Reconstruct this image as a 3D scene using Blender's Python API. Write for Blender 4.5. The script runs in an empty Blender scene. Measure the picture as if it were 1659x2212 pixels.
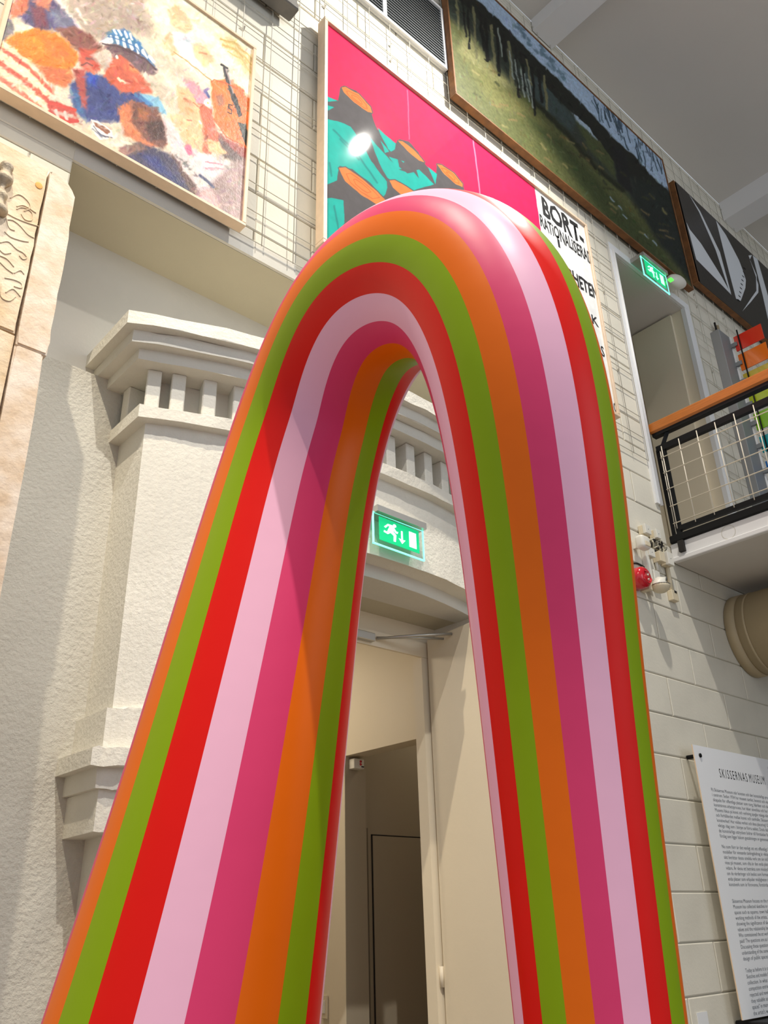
import bpy, bmesh, math, random
import numpy as np
from mathutils import Vector, Matrix
random.seed(7); rng = np.random.default_rng(7)
SC = bpy.context.scene; COL = SC.collection

# ------------------------------------------------------------------ camera
FPX, CX, CY = 1821.0, 829.5, 1106.0          # focal length and centre in pixels of a 1659 x 2212 frame
ROT = np.array([[0.74768685, 0.27371511, 0.60501604],
                [-0.66352672, 0.34415891, 0.66429431],
                [-0.02639427, -0.89812843, 0.43894039]])   # rows: world x, y, z in camera axes (right, down, forward)
EYE = np.array([0.0, 0.0, 1.6])
cam = bpy.data.cameras.new('camera'); camo = bpy.data.objects.new('camera', cam); COL.objects.link(camo)
cam.sensor_fit = 'HORIZONTAL'; cam.sensor_width = 36.0; cam.lens = FPX / 1659 * 36.0
cam.clip_start = 0.02; cam.clip_end = 100
mw = Matrix.Identity(4)
for i in range(3):
    mw[i][0] = ROT[i, 0]; mw[i][1] = -ROT[i, 1]; mw[i][2] = -ROT[i, 2]; mw[i][3] = EYE[i]
camo.matrix_world = mw
SC.camera = camo

# ------------------------------------------------------------------ light
SC.view_settings.view_transform = 'Standard'; SC.view_settings.look = 'None'
SC.view_settings.gamma = 1.0; SC.view_settings.use_curve_mapping = False
SC.view_settings.exposure = 0.0
world = bpy.data.worlds.new('world'); SC.world = world; world.use_nodes = True
bg = world.node_tree.nodes['Background']
bg.inputs[0].default_value = (0.80, 0.88, 1.0, 1); bg.inputs[1].default_value = 0.64   # even daylight entering the hall

def spot(name, loc, target, watts, color, angle=2.4, radius=0.05, blend=0.6):
    l = bpy.data.lights.new(name, 'SPOT'); l.energy = watts; l.color = color
    l.spot_size = angle; l.spot_blend = blend; l.shadow_soft_size = radius
    o = bpy.data.objects.new(name, l); COL.objects.link(o); o.location = loc
    o.rotation_euler = (Vector(target) - Vector(loc)).to_track_quat('-Z', 'Y').to_euler()
    return o
spot('ceiling_spotlight', (3.1, 0.9, 7.15), (1.7, 2.2, 2.6), 600, (1.0, 0.96, 0.88), 2.3, 0.045, 1.0)
spot('ceiling_spotlight', (0.22, -0.8, 7.1), (0.85, 1.3, 1.6), 780, (1.0, 0.96, 0.90), 0.95, 0.03, 0.6)
spot('ceiling_spotlight', (-0.6, 0.6, 6.8), (1.05, 2.4, 2.3), 620, (1.0, 0.89, 0.70), 1.35, 0.03, 1.0)
def area(name, loc, target, watts, color, sx, sy):
    l = bpy.data.lights.new(name, 'AREA'); l.energy = watts; l.color = color; l.shape = 'RECTANGLE'; l.size = sx; l.size_y = sy
    o = bpy.data.objects.new(name, l); COL.objects.link(o); o.location = loc
    o.rotation_euler = (Vector(target) - Vector(loc)).to_track_quat('-Z', 'Y').to_euler()
    return o
area('hall_window', (4.5, -6.5, 4.6), (1.2, 2.0, 2.6), 100, (0.86, 0.93, 1.0), 4.0, 3.0)
area('corridor_lamp', (1.9, 3.7, 2.9), (2.4, 3.6, 0.5), 10, (1.0, 0.86, 0.66), 0.5, 0.5)
area('side_room_fill', (3.4, 2.95, 2.9), (3.3, 3.1, 0.5), 1.6, (1.0, 0.86, 0.66), 0.3, 0.3)  # added fill light with no visible source, lifts the dark side room

# ------------------------------------------------------------------ helpers
def lin(c):
    return tuple(((x / 255) / 12.92 if x / 255 <= 0.04045 else ((x / 255 + 0.055) / 1.055) ** 2.4) for x in c)

def ray(u, v): return ROT @ np.array([u - CX, v - CY, FPX])
def at_y(u, v, y=2.3):
    d = ray(u, v); t = (y - EYE[1]) / d[1]; return EYE + t * d
def at_x(u, v, x):
    d = ray(u, v); t = (x - EYE[0]) / d[0]; return EYE + t * d
def to_px(P):
    c = (P - EYE) @ ROT
    return np.stack([c[..., 0] / c[..., 2] * FPX + CX, c[..., 1] / c[..., 2] * FPX + CY], -1)

MATS = {}
def mat(name, rgb, rough=0.6, bump=0.0, bscale=40.0, var=0.0, vscale=6.0, metal=0.0, coat=0.0, emit=None, estr=0.0, trans=0.0, alpha=1.0, bdist=0.01, detail=6, spec=None, vcol=None, dirt=None, rgb2=None, aniso=None):
    m = bpy.data.materials.new(name); m.use_nodes = True; MATS[name] = m
    nt = m.node_tree; b = nt.nodes['Principled BSDF']; L = nt.links
    c = (*lin(rgb), 1)
    b.inputs['Base Color'].default_value = c
    b.inputs['Roughness'].default_value = rough; b.inputs['Metallic'].default_value = metal
    b.inputs['Coat Weight'].default_value = coat; b.inputs['Coat Roughness'].default_value = 0.03
    if spec is not None: b.inputs['Specular IOR Level'].default_value = spec
    if trans: b.inputs['Transmission Weight'].default_value = trans
    if alpha < 1: b.inputs['Alpha'].default_value = alpha
    if emit is not None:
        b.inputs['Emission Color'].default_value = (*lin(emit), 1); b.inputs['Emission Strength'].default_value = estr
    tc = nt.nodes.new('ShaderNodeTexCoord')
    src = None
    if vcol:
        a = nt.nodes.new('ShaderNodeVertexColor'); a.layer_name = vcol; src = a.outputs['Color']
    if var > 0 or rgb2 is not None:
        n = nt.nodes.new('ShaderNodeTexNoise'); n.inputs['Scale'].default_value = vscale; n.inputs['Detail'].default_value = 5
        if aniso is not None:
            mp = nt.nodes.new('ShaderNodeMapping'); mp.inputs['Scale'].default_value = aniso
            L.new(tc.outputs['Object'], mp.inputs[0]); L.new(mp.outputs[0], n.inputs['Vector'])
        else: L.new(tc.outputs['Object'], n.inputs['Vector'])
        r = nt.nodes.new('ShaderNodeMapRange'); r.inputs[1].default_value = 0.35; r.inputs[2].default_value = 0.65
        L.new(n.outputs['Fac'], r.inputs[0])
        mx = nt.nodes.new('ShaderNodeMix'); mx.data_type = 'RGBA'
        if rgb2 is not None:
            mx.inputs[6].default_value = c; mx.inputs[7].default_value = (*lin(rgb2), 1)
            r.inputs[3].default_value = 0; r.inputs[4].default_value = 1
            L.new(r.outputs[0], mx.inputs[0]); src = mx.outputs[2]
        else:
            mx.blend_type = 'MULTIPLY'; mx.inputs[0].default_value = 1.0
            r.inputs[3].default_value = 1 - var; r.inputs[4].default_value = 1 + var * 0.3
            if src: L.new(src, mx.inputs[6])
            else: mx.inputs[6].default_value = c
            L.new(r.outputs[0], mx.inputs[7]); src = mx.outputs[2]
    if src: L.new(src, b.inputs['Base Color'])
    if bump > 0:
        n2 = nt.nodes.new('ShaderNodeTexNoise'); n2.inputs['Scale'].default_value = bscale; n2.inputs['Detail'].default_value = detail
        n2.inputs['Roughness'].default_value = 0.6
        L.new(tc.outputs['Object'], n2.inputs['Vector'])
        bp = nt.nodes.new('ShaderNodeBump'); bp.inputs['Strength'].default_value = bump; bp.inputs['Distance'].default_value = bdist
        L.new(n2.outputs['Fac'], bp.inputs['Height']); L.new(bp.outputs[0], b.inputs['Normal'])
    return m

M = {}
M['block'] = mat('painted_block', (226, 220, 204), 0.75, 0.25, 60, 0.07, 3.5, bdist=0.004)
M['joint'] = mat('mortar_joint', (205, 198, 180), 0.85, 0.3, 90, bdist=0.004)
M['plaster'] = mat('rough_plaster', (206, 202, 190), 0.85, 0.6, 62, 0.05, 4, bdist=0.012, detail=7)
M['smooth_plaster'] = mat('smooth_plaster', (214, 210, 200), 0.8, 0.25, 30, 0.05, 3, bdist=0.006)
M['portal'] = mat('portal_plaster', (226, 221, 208), 0.8, 0.5, 60, 0.05, 5, bdist=0.008, detail=7)
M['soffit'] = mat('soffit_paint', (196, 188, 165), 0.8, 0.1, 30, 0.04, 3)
M['ceiling'] = mat('ceiling_paint', (216, 211, 204), 0.9, 0.05, 20, 0.03, 1)
M['beam'] = mat('beam_paint', (234, 232, 230), 0.85, 0.05, 20)
M['floor'] = mat('floor_paint', (160, 152, 140), 0.5, 0.05, 20, 0.1, 3)
M['cream'] = mat('cream_paint', (232, 220, 196), 0.55, 0.05, 30, 0.03, 2)
M['grey_door'] = mat('grey_door_paint', (176, 164, 142), 0.55, 0.04, 30)
M['white'] = mat('white_paint', (236, 236, 236), 0.5)
M['wire'] = mat('painted_wire', (205, 200, 186), 0.5)
M['pale_wood'] = mat('pale_wood', (232, 205, 176), 0.5, 0.08, 50, 0.06, 12, aniso=(2, 2, 2))
M['brown_wood'] = mat('brown_wood', (130, 84, 42), 0.6, 0.2, 60, 0.3, 14)
M['black'] = mat('black_metal', (10, 10, 12), 0.5, spec=0.25)
M['dark'] = mat('dark_recess', (35, 30, 26), 0.8)
M['rail_wood'] = mat('rail_wood', (190, 110, 40), 0.4, 0.05, 60, 0.15, 10, aniso=(12, 1, 12))
M['mesh_wire'] = mat('mesh_wire', (236, 226, 206), 0.5)
M['grey_steel'] = mat('grey_steel', (130, 134, 136), 0.45, metal=0.3)
M['steel'] = mat('brushed_steel', (190, 188, 182), 0.35, metal=0.7)
M['plastic'] = mat('white_plastic', (232, 228, 216), 0.4)
M['cream_plastic'] = mat('cream_plastic', (226, 212, 182), 0.45)
M['red_plastic'] = mat('red_plastic', (205, 10, 35), 0.18, coat=0.5)
M['ink'] = mat('black_ink', (28, 28, 30), 0.6)
M['grey_ink'] = mat('grey_ink', (96, 100, 108), 0.6)
M['board'] = mat('white_board', (252, 253, 255), 0.35)
M['acrylic_edge'] = mat('acrylic_edge', (150, 240, 220), 0.2, emit=(120, 255, 225), estr=1.5)
M['exit_green'] = mat('exit_green', (0, 150, 95), 0.4, emit=(0, 190, 120), estr=1.05)
M['exit_white'] = mat('exit_white', (240, 255, 250), 0.4, emit=(190, 255, 235), estr=1.05)
M['stone'] = mat('pale_stone', (224, 206, 180), 0.75, 0.5, 26, rgb2=(206, 178, 140), vscale=8, bdist=0.01, detail=8)
M['stone2'] = mat('border_stone', (222, 206, 188), 0.75, 0.45, 34, rgb2=(204, 178, 148), vscale=12, bdist=0.008, detail=8)
M['rust'] = mat('rust_stain', (222, 160, 84), 0.8, 0.2, 40)
M['silver'] = mat('silvered_relief', (150, 136, 116), 0.5, 0.5, 60, metal=0.12, rgb2=(196, 178, 150), vscale=30)
M['dark_stone'] = mat('dark_relief_stone', (120, 116, 110), 0.6, 0.35, 40, 0.2, 12)
M['duct'] = mat('duct_paint', (190, 172, 138), 0.55, 0.05, 20)
M['clear'] = mat('clear_acrylic', (235, 250, 246), 0.05, trans=1.0)
ARCH = {'green': (134, 162, 0), 'red': (224, 14, 2), 'pink': (244, 184, 208), 'rose': (222, 62, 110), 'orange': (232, 106, 0)}
for k, v in ARCH.items():
    M['arch_' + k] = mat('gloss_' + k, v, 0.40, 0.10, 9, 0.0, bdist=0.01, detail=2, spec=0.2)

def finish(bm, name, m, parent=None, smooth=False, kind=None):
    bmesh.ops.recalc_face_normals(bm, faces=bm.faces)
    me = bpy.data.meshes.new(name); bm.to_mesh(me); bm.free()
    if m is not None: me.materials.append(m)
    if smooth:
        for p in me.polygons: p.use_smooth = True
    o = bpy.data.objects.new(name, me); COL.objects.link(o)
    if parent is not None: o.parent = parent
    if kind: o['kind'] = kind
    return o
def tag(o, label, cat, group=None):
    o['label'] = label; o['category'] = cat
    if group: o['group'] = group
    return o
def thing(name, label, cat, group=None):
    o = bpy.data.objects.new(name, None); COL.objects.link(o); o.empty_display_size = 0.1
    return tag(o, label, cat, group)
def box_bm(bm, x0, x1, y0, y1, z0, z1, bevel=0.0):
    vs = [bm.verts.new((x, y, z)) for x in (x0, x1) for y in (y0, y1) for z in (z0, z1)]
    f = [(0, 1, 3, 2), (4, 6, 7, 5), (0, 4, 5, 1), (2, 3, 7, 6), (0, 2, 6, 4), (1, 5, 7, 3)]
    fs = [bm.faces.new([vs[i] for i in q]) for q in f]
    if bevel > 0:
        es = list({e for q in fs for e in q.edges})
        bmesh.ops.bevel(bm, geom=es, offset=bevel, segments=1, affect='EDGES', profile=0.5)
    return bm
def box(name, m, x0, x1, y0, y1, z0, z1, parent=None, bevel=0.0, kind=None):
    bm = bmesh.new(); box_bm(bm, min(x0, x1), max(x0, x1), min(y0, y1), max(y0, y1), min(z0, z1), max(z0, z1), bevel)
    return finish(bm, name, m, parent, kind=kind)
def struct(o): o['kind'] = 'structure'; return o
def prism_xy(bm, pts, z0, z1):
    lo = [bm.verts.new((x, y, z0)) for x, y in pts]; hi = [bm.verts.new((x, y, z1)) for x, y in pts]
    n = len(pts)
    bm.faces.new(lo); bm.faces.new(hi)
    for i in range(n): bm.faces.new((lo[i], lo[(i + 1) % n], hi[(i + 1) % n], hi[i]))
def prism_xz(bm, pts, y0, y1):
    lo = [bm.verts.new((x, y0, z)) for x, z in pts]; hi = [bm.verts.new((x, y1, z)) for x, z in pts]
    n = len(pts)
    bm.faces.new(lo); bm.faces.new(hi)
    for i in range(n): bm.faces.new((lo[i], lo[(i + 1) % n], hi[(i + 1) % n], hi[i]))
def tube_bm(bm, pts, r, n=6):
    pts = [Vector(p) for p in pts]; rings = []
    for i, p in enumerate(pts):
        d = (pts[min(i + 1, len(pts) - 1)] - pts[max(i - 1, 0)]).normalized()
        a = d.cross(Vector((0.13, 0.31, 0.94)));
        if a.length < 0.1: a = d.cross(Vector((1, 0, 0)))
        a.normalize(); b = d.cross(a)
        rr = r[i] if isinstance(r, (list, tuple)) else r
        rings.append([bm.verts.new(p + rr * (math.cos(t) * a + math.sin(t) * b)) for t in [2 * math.pi * k / n for k in range(n)]])
    for i in range(len(rings) - 1):
        for k in range(n): bm.faces.new((rings[i][k], rings[i][(k + 1) % n], rings[i + 1][(k + 1) % n], rings[i + 1][k]))
    bm.faces.new(rings[0]); bm.faces.new(rings[-1])
def tube(name, m, pts, r, parent=None, n=8, smooth=True):
    bm = bmesh.new(); tube_bm(bm, pts, r, n); return finish(bm, name, m, parent, smooth)
def subtract(rects, holes):
    out = list(rects)
    for hx0, hx1, hz0, hz1 in holes:
        new = []
        for x0, x1, z0, z1 in out:
            if x1 <= hx0 or x0 >= hx1 or z1 <= hz0 or z0 >= hz1: new.append((x0, x1, z0, z1)); continue
            if z0 < hz0: new.append((x0, x1, z0, hz0))
            if z1 > hz1: new.append((x0, x1, hz1, z1))
            a, b = max(z0, hz0), min(z1, hz1)
            if x0 < hx0: new.append((x0, hx0, a, b))
            if x1 > hx1: new.append((hx1, x1, a, b))
        out = new
    return out

WALL = 2.3                    # plane of the big block wall
NX0, NX1, NZ = 0.646, 3.22, 4.08          # recess with the portal
DX0, DX1, DZ0, DZ1 = 4.385, 5.35, 3.60, 5.90   # gallery doorway
CEIL = 7.93

# ------------------------------------------------------------------ setting
fl = struct(box('floor', M['floor'], -5, 11, -8, 5.6, -0.1, 0.0))
ce = struct(box('ceiling', M['ceiling'], -5, 11, -8, WALL, CEIL, CEIL + 0.15))
def ceiling_beam(x0, x1, zb):
    o = box('trim_%d' % ceiling_beam.n, M['beam'], x0, x1, -8, WALL - 0.005, zb, CEIL + 0.005); ceiling_beam.n += 1
    return struct(o)
ceiling_beam.n = 1
ceiling_beam(3.80, 4.035, 7.795); ceiling_beam(6.70, 6.95, 7.70)
struct(box('wall_right', M['smooth_plaster'], 10.8, 11, -8, WALL, 0, CEIL))

wall = thing('wall_back', '', '');  del wall['label']; del wall['category']; wall['kind'] = 'structure'
bm = bmesh.new()
for r in subtract([(-3.0, 10.8, 0, CEIL)], [(NX0, NX1, 0, NZ), (DX0, DX1, DZ0, DZ1)]):
    box_bm(bm, r[0], r[1], WALL + 0.007, WALL + 0.30, r[2], r[3])
finish(bm, 'core', M['joint'], wall)
# painted blocks, running bond, one object each
COURSE = 0.2105; LEN = 0.60; Z_REF = 1.276
blocks = []
k0 = int((0 - Z_REF) / COURSE) - 1
hidden = [(0.42, 1.34, 4.25, 5.9), (1.80, 4.05, 4.40, 5.95), (2.86, 5.55, 6.33, 7.75), (5.80, 7.9, 6.6, 7.5)]
mesh_cache = {}
for k in range(k0, 40):
    z0 = Z_REF + k * COURSE; z1 = z0 + COURSE
    if z1 <= 0.9 or z0 > CEIL: continue
    off = (k % 2) * LEN / 2 + 0.205
    for j in range(-3, 16):
        x0 = off + j * LEN - 0.3; x1 = x0 + LEN
        if x1 < (-0.6 if z1 > 4.0 else 0.25) or x0 > 7.6 or (x1 < 1.0 and z1 < 3.7): continue
        if any(x0 >= h[0] and x1 <= h[1] and z0 >= h[2] and z1 <= h[3] for h in hidden): continue
        for q in subtract([(x0 + 0.003, x1 - 0.003, max(z0, 0) + 0.003, min(z1, CEIL) - 0.003)], [(NX0, NX1, 0, NZ), (DX0, DX1, DZ0, DZ1)]):
            if q[1] - q[0] > 0.03 and q[3] - q[2] > 0.02: blocks.append(q)
def seen(q):                       # how large a block shows in the photograph's frame
    c = to_px(np.array([[q[0], WALL, q[2]], [q[1], WALL, q[2]], [q[1], WALL, q[3]], [q[0], WALL, q[3]]]))
    m_ = c.mean(0); x, y = c[:, 0], c[:, 1]
    a = 0.5 * abs((x * np.roll(y, -1) - y * np.roll(x, -1)).sum())
    return a if -60 < m_[0] < 1720 and -60 < m_[1] < 2270 else a * 1e-4
blocks.sort(key=seen, reverse=True)
bm = bmesh.new()
for q in blocks[296:]: box_bm(bm, q[0], q[1], WALL, WALL + 0.012, q[2], q[3])
finish(bm, 'outer_blocks', M['block'], wall, kind='stuff')
for q in blocks[:296]:
    key = (round(q[1] - q[0], 3), round(q[3] - q[2], 3))
    if key not in mesh_cache:
        w, h = key; b = bmesh.new(); e = 0.005
        o_ = [b.verts.new((x, 0.012, z)) for x, z in ((0, 0), (w, 0), (w, h), (0, h))]
        n_ = [b.verts.new((x, 0.003, z)) for x, z in ((0, 0), (w, 0), (w, h), (0, h))]
        i_ = [b.verts.new((x, 0.0, z)) for x, z in ((e, e), (w - e, e), (w - e, h - e), (e, h - e))]
        for a in range(4):
            c = (a + 1) % 4
            b.faces.new((o_[a], o_[c], n_[c], n_[a])); b.faces.new((n_[a], n_[c], i_[c], i_[a]))
        b.faces.new(i_); bmesh.ops.recalc_face_normals(b, faces=b.faces)
        me = bpy.data.meshes.new('block'); b.to_mesh(me); b.free(); me.materials.append(M['block']); mesh_cache[key] = me
    o = bpy.data.objects.new('block', mesh_cache[key]); COL.objects.link(o); o.parent = wall
    o.location = (q[0], WALL + random.uniform(-0.0012, 0.0012), q[2])
# recess behind the portal
box('niche_back', M['smooth_plaster'], NX0 - 0.1, NX1 + 0.1, 2.637, 2.75, 2.9, NZ + 0.05, wall)
PZ = 3.445
bm = bmesh.new(); box_bm(bm, NX0 - 0.6, 1.6, 2.595, 2.70, 0, PZ)
bmesh.ops.subdivide_edges(bm, edges=bm.edges, cuts=20, use_grid_fill=True)
for v in bm.verts:
    if abs(v.co.z - PZ) < 1e-4 or v.co.y < 2.6: v.co.y += random.uniform(-0.004, 0.004)
finish(bm, 'niche_plaster', M['plaster'], wall)
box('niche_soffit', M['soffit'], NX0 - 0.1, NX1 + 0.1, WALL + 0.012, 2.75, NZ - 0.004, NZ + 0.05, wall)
box('niche_lintel', M['smooth_plaster'], NX0, NX1, WALL - 0.002, WALL + 0.011, NZ - 0.003, NZ + 0.085, wall)
# ------------------------------------------------------------------ portal
PC = 2.03; PR = 2.53; PYC = 2.043 + PR
def front_y(x, s): return PYC - math.sqrt((PR - s) ** 2 - (x - PC) ** 2)
def plan(s, x0=None, x1=None, yb=2.64, n=28):
    a = 0.92 + s if x0 is None else x0; b = 3.14 - s if x1 is None else x1
    arc = [(a + (b - a) * i / n, front_y(a + (b - a) * i / n, s)) for i in range(n + 1)]
    return [(a, yb)] + arc + [(b, yb)]
portal = thing('portal', 'bowed white plaster portal with slotted frieze set in the wall recess', 'portal')
def pel(name, s, z0, z1, x0=None, x1=None, yb=2.64, m='portal', rough=0.004):
    bm = bmesh.new(); prism_xy(bm, plan(s, x0, x1, yb), z0, z1)
    for v in bm.verts:
        v.co.z += random.uniform(-rough, rough); v.co.y += random.uniform(-rough, rough) * 0.6
    return finish(bm, name, M[m], portal)
pel('cornice_slab', 0.0, 3.492, 3.545)
pel('cornice_band', 0.035, 3.446, 3.494)
pel('cornice_fillet', 0.075, 3.400, 3.448)
pel('frieze', 0.205, 3.20, 3.402)
pel('frieze_sill', 0.110, 3.190, 3.238)
pel('architrave', 0.150, 2.855, 3.192, 1.42, 2.66, rough=0.002)
pel('opening_fascia', 0.235, 2.801, 2.857, 1.40, 2.66, 2.46, rough=0.001, m='smooth_plaster')
S = 0.150
pel('left_pier', S, 2.19, 3.192, None, 1.42, rough=0.002)
pel('right_pier', S, 0.0, 3.192, 2.66, None, rough=0.002)
pel('pier_base', 0.125, 2.070, 2.192, None, 1.44)
pel('console_ledge', 0.085, 2.020, 2.072, None, 1.46)
pel('console_band', 0.115, 1.962, 2.022, None, 1.44)
pel('console_block', 0.130, 1.850, 1.964, None, 1.43)
pel('lower_pier', 0.20, 0.0, 1.852, None, 1.40)
# dentils round the front and on the two returns
def dentil(x, y, ang, w, d):
    bm = bmesh.new(); box_bm(bm, -w / 2, w / 2, 0, d, 3.236, 3.402, 0.004)
    o = finish(bm, 'dentil', M['portal'], portal); o.location = (x, y, 0); o.rotation_euler = (0, 0, ang)
sD = 0.130; Rr = PR - sD; a1 = math.asin((3.14 - sD - PC) / Rr)
nD = 18
for i in range(nD + 1):
    a = -a1 + (2 * a1) * i / nD
    if i == 0: a += 0.026 / Rr
    if i == nD: a -= 0.026 / Rr
    dentil(PC + Rr * math.sin(a), PYC - Rr * math.cos(a), a, 0.050, 0.085)
for sx, xx in ((1, 0.92 + sD), (-1, 3.14 - sD)):
    for yy in (2.545,):
        bm = bmesh.new(); box_bm(bm, 0, 0.08, -0.026, 0.026, 3.236, 3.402, 0.004)
        o = finish(bm, 'dentil', M['portal'], portal); o.location = (xx if sx > 0 else xx - 0.08, yy, 0)
# ------------------------------------------------------------------ passage behind the portal
pas = struct(thing('wall_passage', '', '')); del pas['label']; del pas['category']
XW = 2.65
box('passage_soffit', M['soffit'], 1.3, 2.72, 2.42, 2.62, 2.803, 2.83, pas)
box('passage_head', M['cream'], 1.3, 2.75, 2.60, 2.66, 2.72, 2.83, pas)
for r in subtract([(2.62, 5.2, 0, 3.0)], [(2.73, 3.245, 0, 2.335)]):
    box('passage_wall', M['cream'], XW, XW + 0.10, r[0], r[1], r[2], r[3], pas)
box('passage_back', M['cream'], 0.6, XW + 0.1, 5.2, 5.3, 0, 3.0, pas)
box('passage_side', M['cream'], 0.5, 0.6, 2.7, 5.2, 0, 3.0, pas)
box('passage_ceiling', M['ceiling'], 0.5, 5.0, 2.62, 5.3, 3.0, 3.05, pas)
# side room seen through the passage opening
box('room_back', M['grey_door'], XW + 0.1, 4.6, 3.345, 3.45, 0, 3.0, pas)
box('room_reveal', M['grey_door'], XW + 0.002, XW + 0.13, 3.243, 3.346, 0, 2.34, pas)
box('room_side', M['grey_door'], 4.5, 4.6, 2.65, 3.45, 0, 3.0, pas)
box('room_front', M['grey_door'], XW + 0.1, 4.6, 2.62, 2.66, 0, 3.0, pas)
tube('corner_pipe', M['grey_door'], [(2.842, 3.335, 0), (2.842, 3.335, 2.33)], 0.006, pas)
d2 = struct(thing('door_2', '', '')); del d2['label']; del d2['category']
box('door_frame', M['grey_door'], 2.862, 3.80, 3.328, 3.346, 0, 2.025, d2)
box('door_leaf', M['grey_door'], 2.888, 3.77, 3.322, 3.332, 0, 1.99, d2)
for q in ((2.882, 2.888, 0, 1.996), (2.882, 3.77, 1.99, 1.996)):
    box('door_gap', M['dark'], q[0], q[1], 3.324, 3.330, q[2], q[3], d2)
# portal door
d1 = struct(thing('door_1', '', '')); del d1['label']; del d1['category']
box('door_jamb', M['cream'], 2.552, 2.615, 2.585, 2.64, 0, 2.654, d1)
box('door_head', M['cream'], 1.42, 2.615, 2.584, 2.598, 2.655, 2.722, d1)
box('door_jamb', M['cream'], 1.42, 1.47, 2.585, 2.64, 0, 2.654, d1)
bm = bmesh.new(); box_bm(bm, 0, 0.04, -0.80, 0.0, 0.01, 2.735, 0.003)
leaf = finish(bm, 'door_leaf', M['cream'], d1); leaf.location = (2.580, 2.575, 0); leaf.rotation_euler = (0, 0, -0.10)
tube('hinge', M['cream'], [(2.573, 2.578, 1.38), (2.573, 2.578, 1.45)], 0.009, d1)
tube('closer_arm', M['steel'], [(2.28, 2.575, 2.685), (2.42, 2.47, 2.70), (2.56, 2.40, 2.715)], 0.006, d1)
tube('closer_arm', M['steel'], [(2.28, 2.575, 2.69), (2.44, 2.50, 2.70), (2.57, 2.46, 2.71)], 0.005, d1)
box('closer_body', M['steel'], 2.02, 2.26, 2.555, 2.586, 2.665, 2.70, d1, 0.003)

# ------------------------------------------------------------------ rainbow arch (swept tube, twenty painted stripes)
CTR = np.array([[1.2348, 2.1595, 1.3543], [1.3304, 2.1399, 1.9278], [1.4503, 2.1387, 2.596], [1.5208, 2.0313, 3.1723], [1.4652, 1.646, 3.4186], [1.4499, 1.2485, 3.2548], [1.451, 1.0774, 2.77], [1.5259, 1.1152, 2.1271], [1.5309, 1.1209, 1.421]])
LSC = np.array([0.3365, 0.2464, 0.1653, 0.1023, 0.0575, -0.0241, -0.1425, -0.2848, -0.4324])
TWI = np.array([-0.0451, -0.0135, 0.0099, -0.0077, 0.058, 0.0518, -0.0151, -0.0224, -0.0089])
A_ANG, A_A, A_B, A_N, A_ROT = -1.4528250430907137, 0.2540630823888907, 0.22274267089561772, 2.089525317003585, 0.12647905077262073
PHI = [-0.2556, 0.0878, 0.4133, 0.7346, 1.0384, 1.3566, 1.6764, 2.0172, 2.343, 2.67, 3.0124, 3.3315, 3.6372]
PHI += [PHI[-1] + (PHI[0] + 2 * math.pi - PHI[-1]) * i / 8 for i in range(1, 8)]
def spline_matrix(n, T):
    kn = np.linspace(0, 1, n); h = kn[1]; A = np.zeros((n, n)); B = np.zeros((n, n)); A[0, 0] = A[-1, -1] = 1
    for i in range(1, n - 1): A[i, i - 1:i + 2] = [1, 4, 1]; B[i, i - 1:i + 2] = np.array([6, -12, 6]) / h ** 2
    S2 = np.linalg.solve(A, B); out = np.zeros((len(T), n))
    for k, t in enumerate(T):
        i = min(int(t / h), n - 2); u = (kn[i + 1] - t) / h; w = 1 - u
        out[k, i] += u; out[k, i + 1] += w; out[k] += ((u ** 3 - u) * S2[i] + (w ** 3 - w) * S2[i + 1]) * h * h / 6
    return out
ARCH_SCALE = 0.62
SPM = spline_matrix(9, np.linspace(0, 1, 181))
P = EYE + (SPM @ CTR - EYE) * ARCH_SCALE; sc = np.exp(SPM @ LSC) * ARCH_SCALE; tw = SPM @ TWI
tg = np.gradient(P, axis=0); tg /= np.linalg.norm(tg, axis=1)[:, None]
def extend(Pe, te, se, ds):            # straight run of a leg down to the floor
    n = 10; L = Pe[2] / abs(te[2])
    f = np.linspace(0, 1, n + 1)[1:]
    return Pe + np.outer(f * L, te), se * np.exp(ds * f * L)
dsl = 0.10; e0, s0 = extend(P[0], -tg[0], sc[0], 0.20); e1, s1 = extend(P[-1], tg[-1], sc[-1], -0.20)
P = np.concatenate([e0[::-1], P, e1]); sc = np.concatenate([s0[::-1], sc, s1])
tw = np.concatenate([np.full(10, tw[0]), tw, np.full(10, tw[-1])])
tg = np.concatenate([np.repeat(tg[:1], 10, 0), tg, np.repeat(tg[-1:], 10, 0)])
nn = np.array([math.sin(A_ANG), -math.cos(A_ANG), 0])
Wv = nn - tg * (tg @ nn)[:, None]; Wv /= np.linalg.norm(Wv, axis=1)[:, None]
Uv = np.cross(tg, Wv)
if Uv[100, 2] < 0: Uv = -Uv
def arch_points(phis):
    ph = np.asarray(phis)[None, :] + 0 * tw[:, None]; c = np.cos(ph); s = np.sin(ph)
    r = (np.abs(c) ** A_N + np.abs(s) ** A_N) ** (-1 / A_N)
    a = A_A * r * c; b = A_B * r * s; t = A_ROT + tw[:, None]
    a2 = a * np.cos(t) - b * np.sin(t); b2 = a * np.sin(t) + b * np.cos(t)
    Q = P[:, None] + sc[:, None, None] * (a2[..., None] * Uv[:, None] + b2[..., None] * Wv[:, None])
    Q[0, :, 2] = 0.0; Q[-1, :, 2] = 0.0
    return Q
arch = thing('rainbow_arch', 'tall glossy arch sculpture with long rainbow stripes on the gallery floor', 'sculpture')
NAMES = ['green', 'red', 'pink', 'rose', 'orange']
LAB = {'green': 'lime green painted stripe', 'red': 'bright red painted stripe', 'pink': 'pale pink painted stripe', 'rose': 'deep rose painted stripe', 'orange': 'orange painted stripe'}
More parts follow.
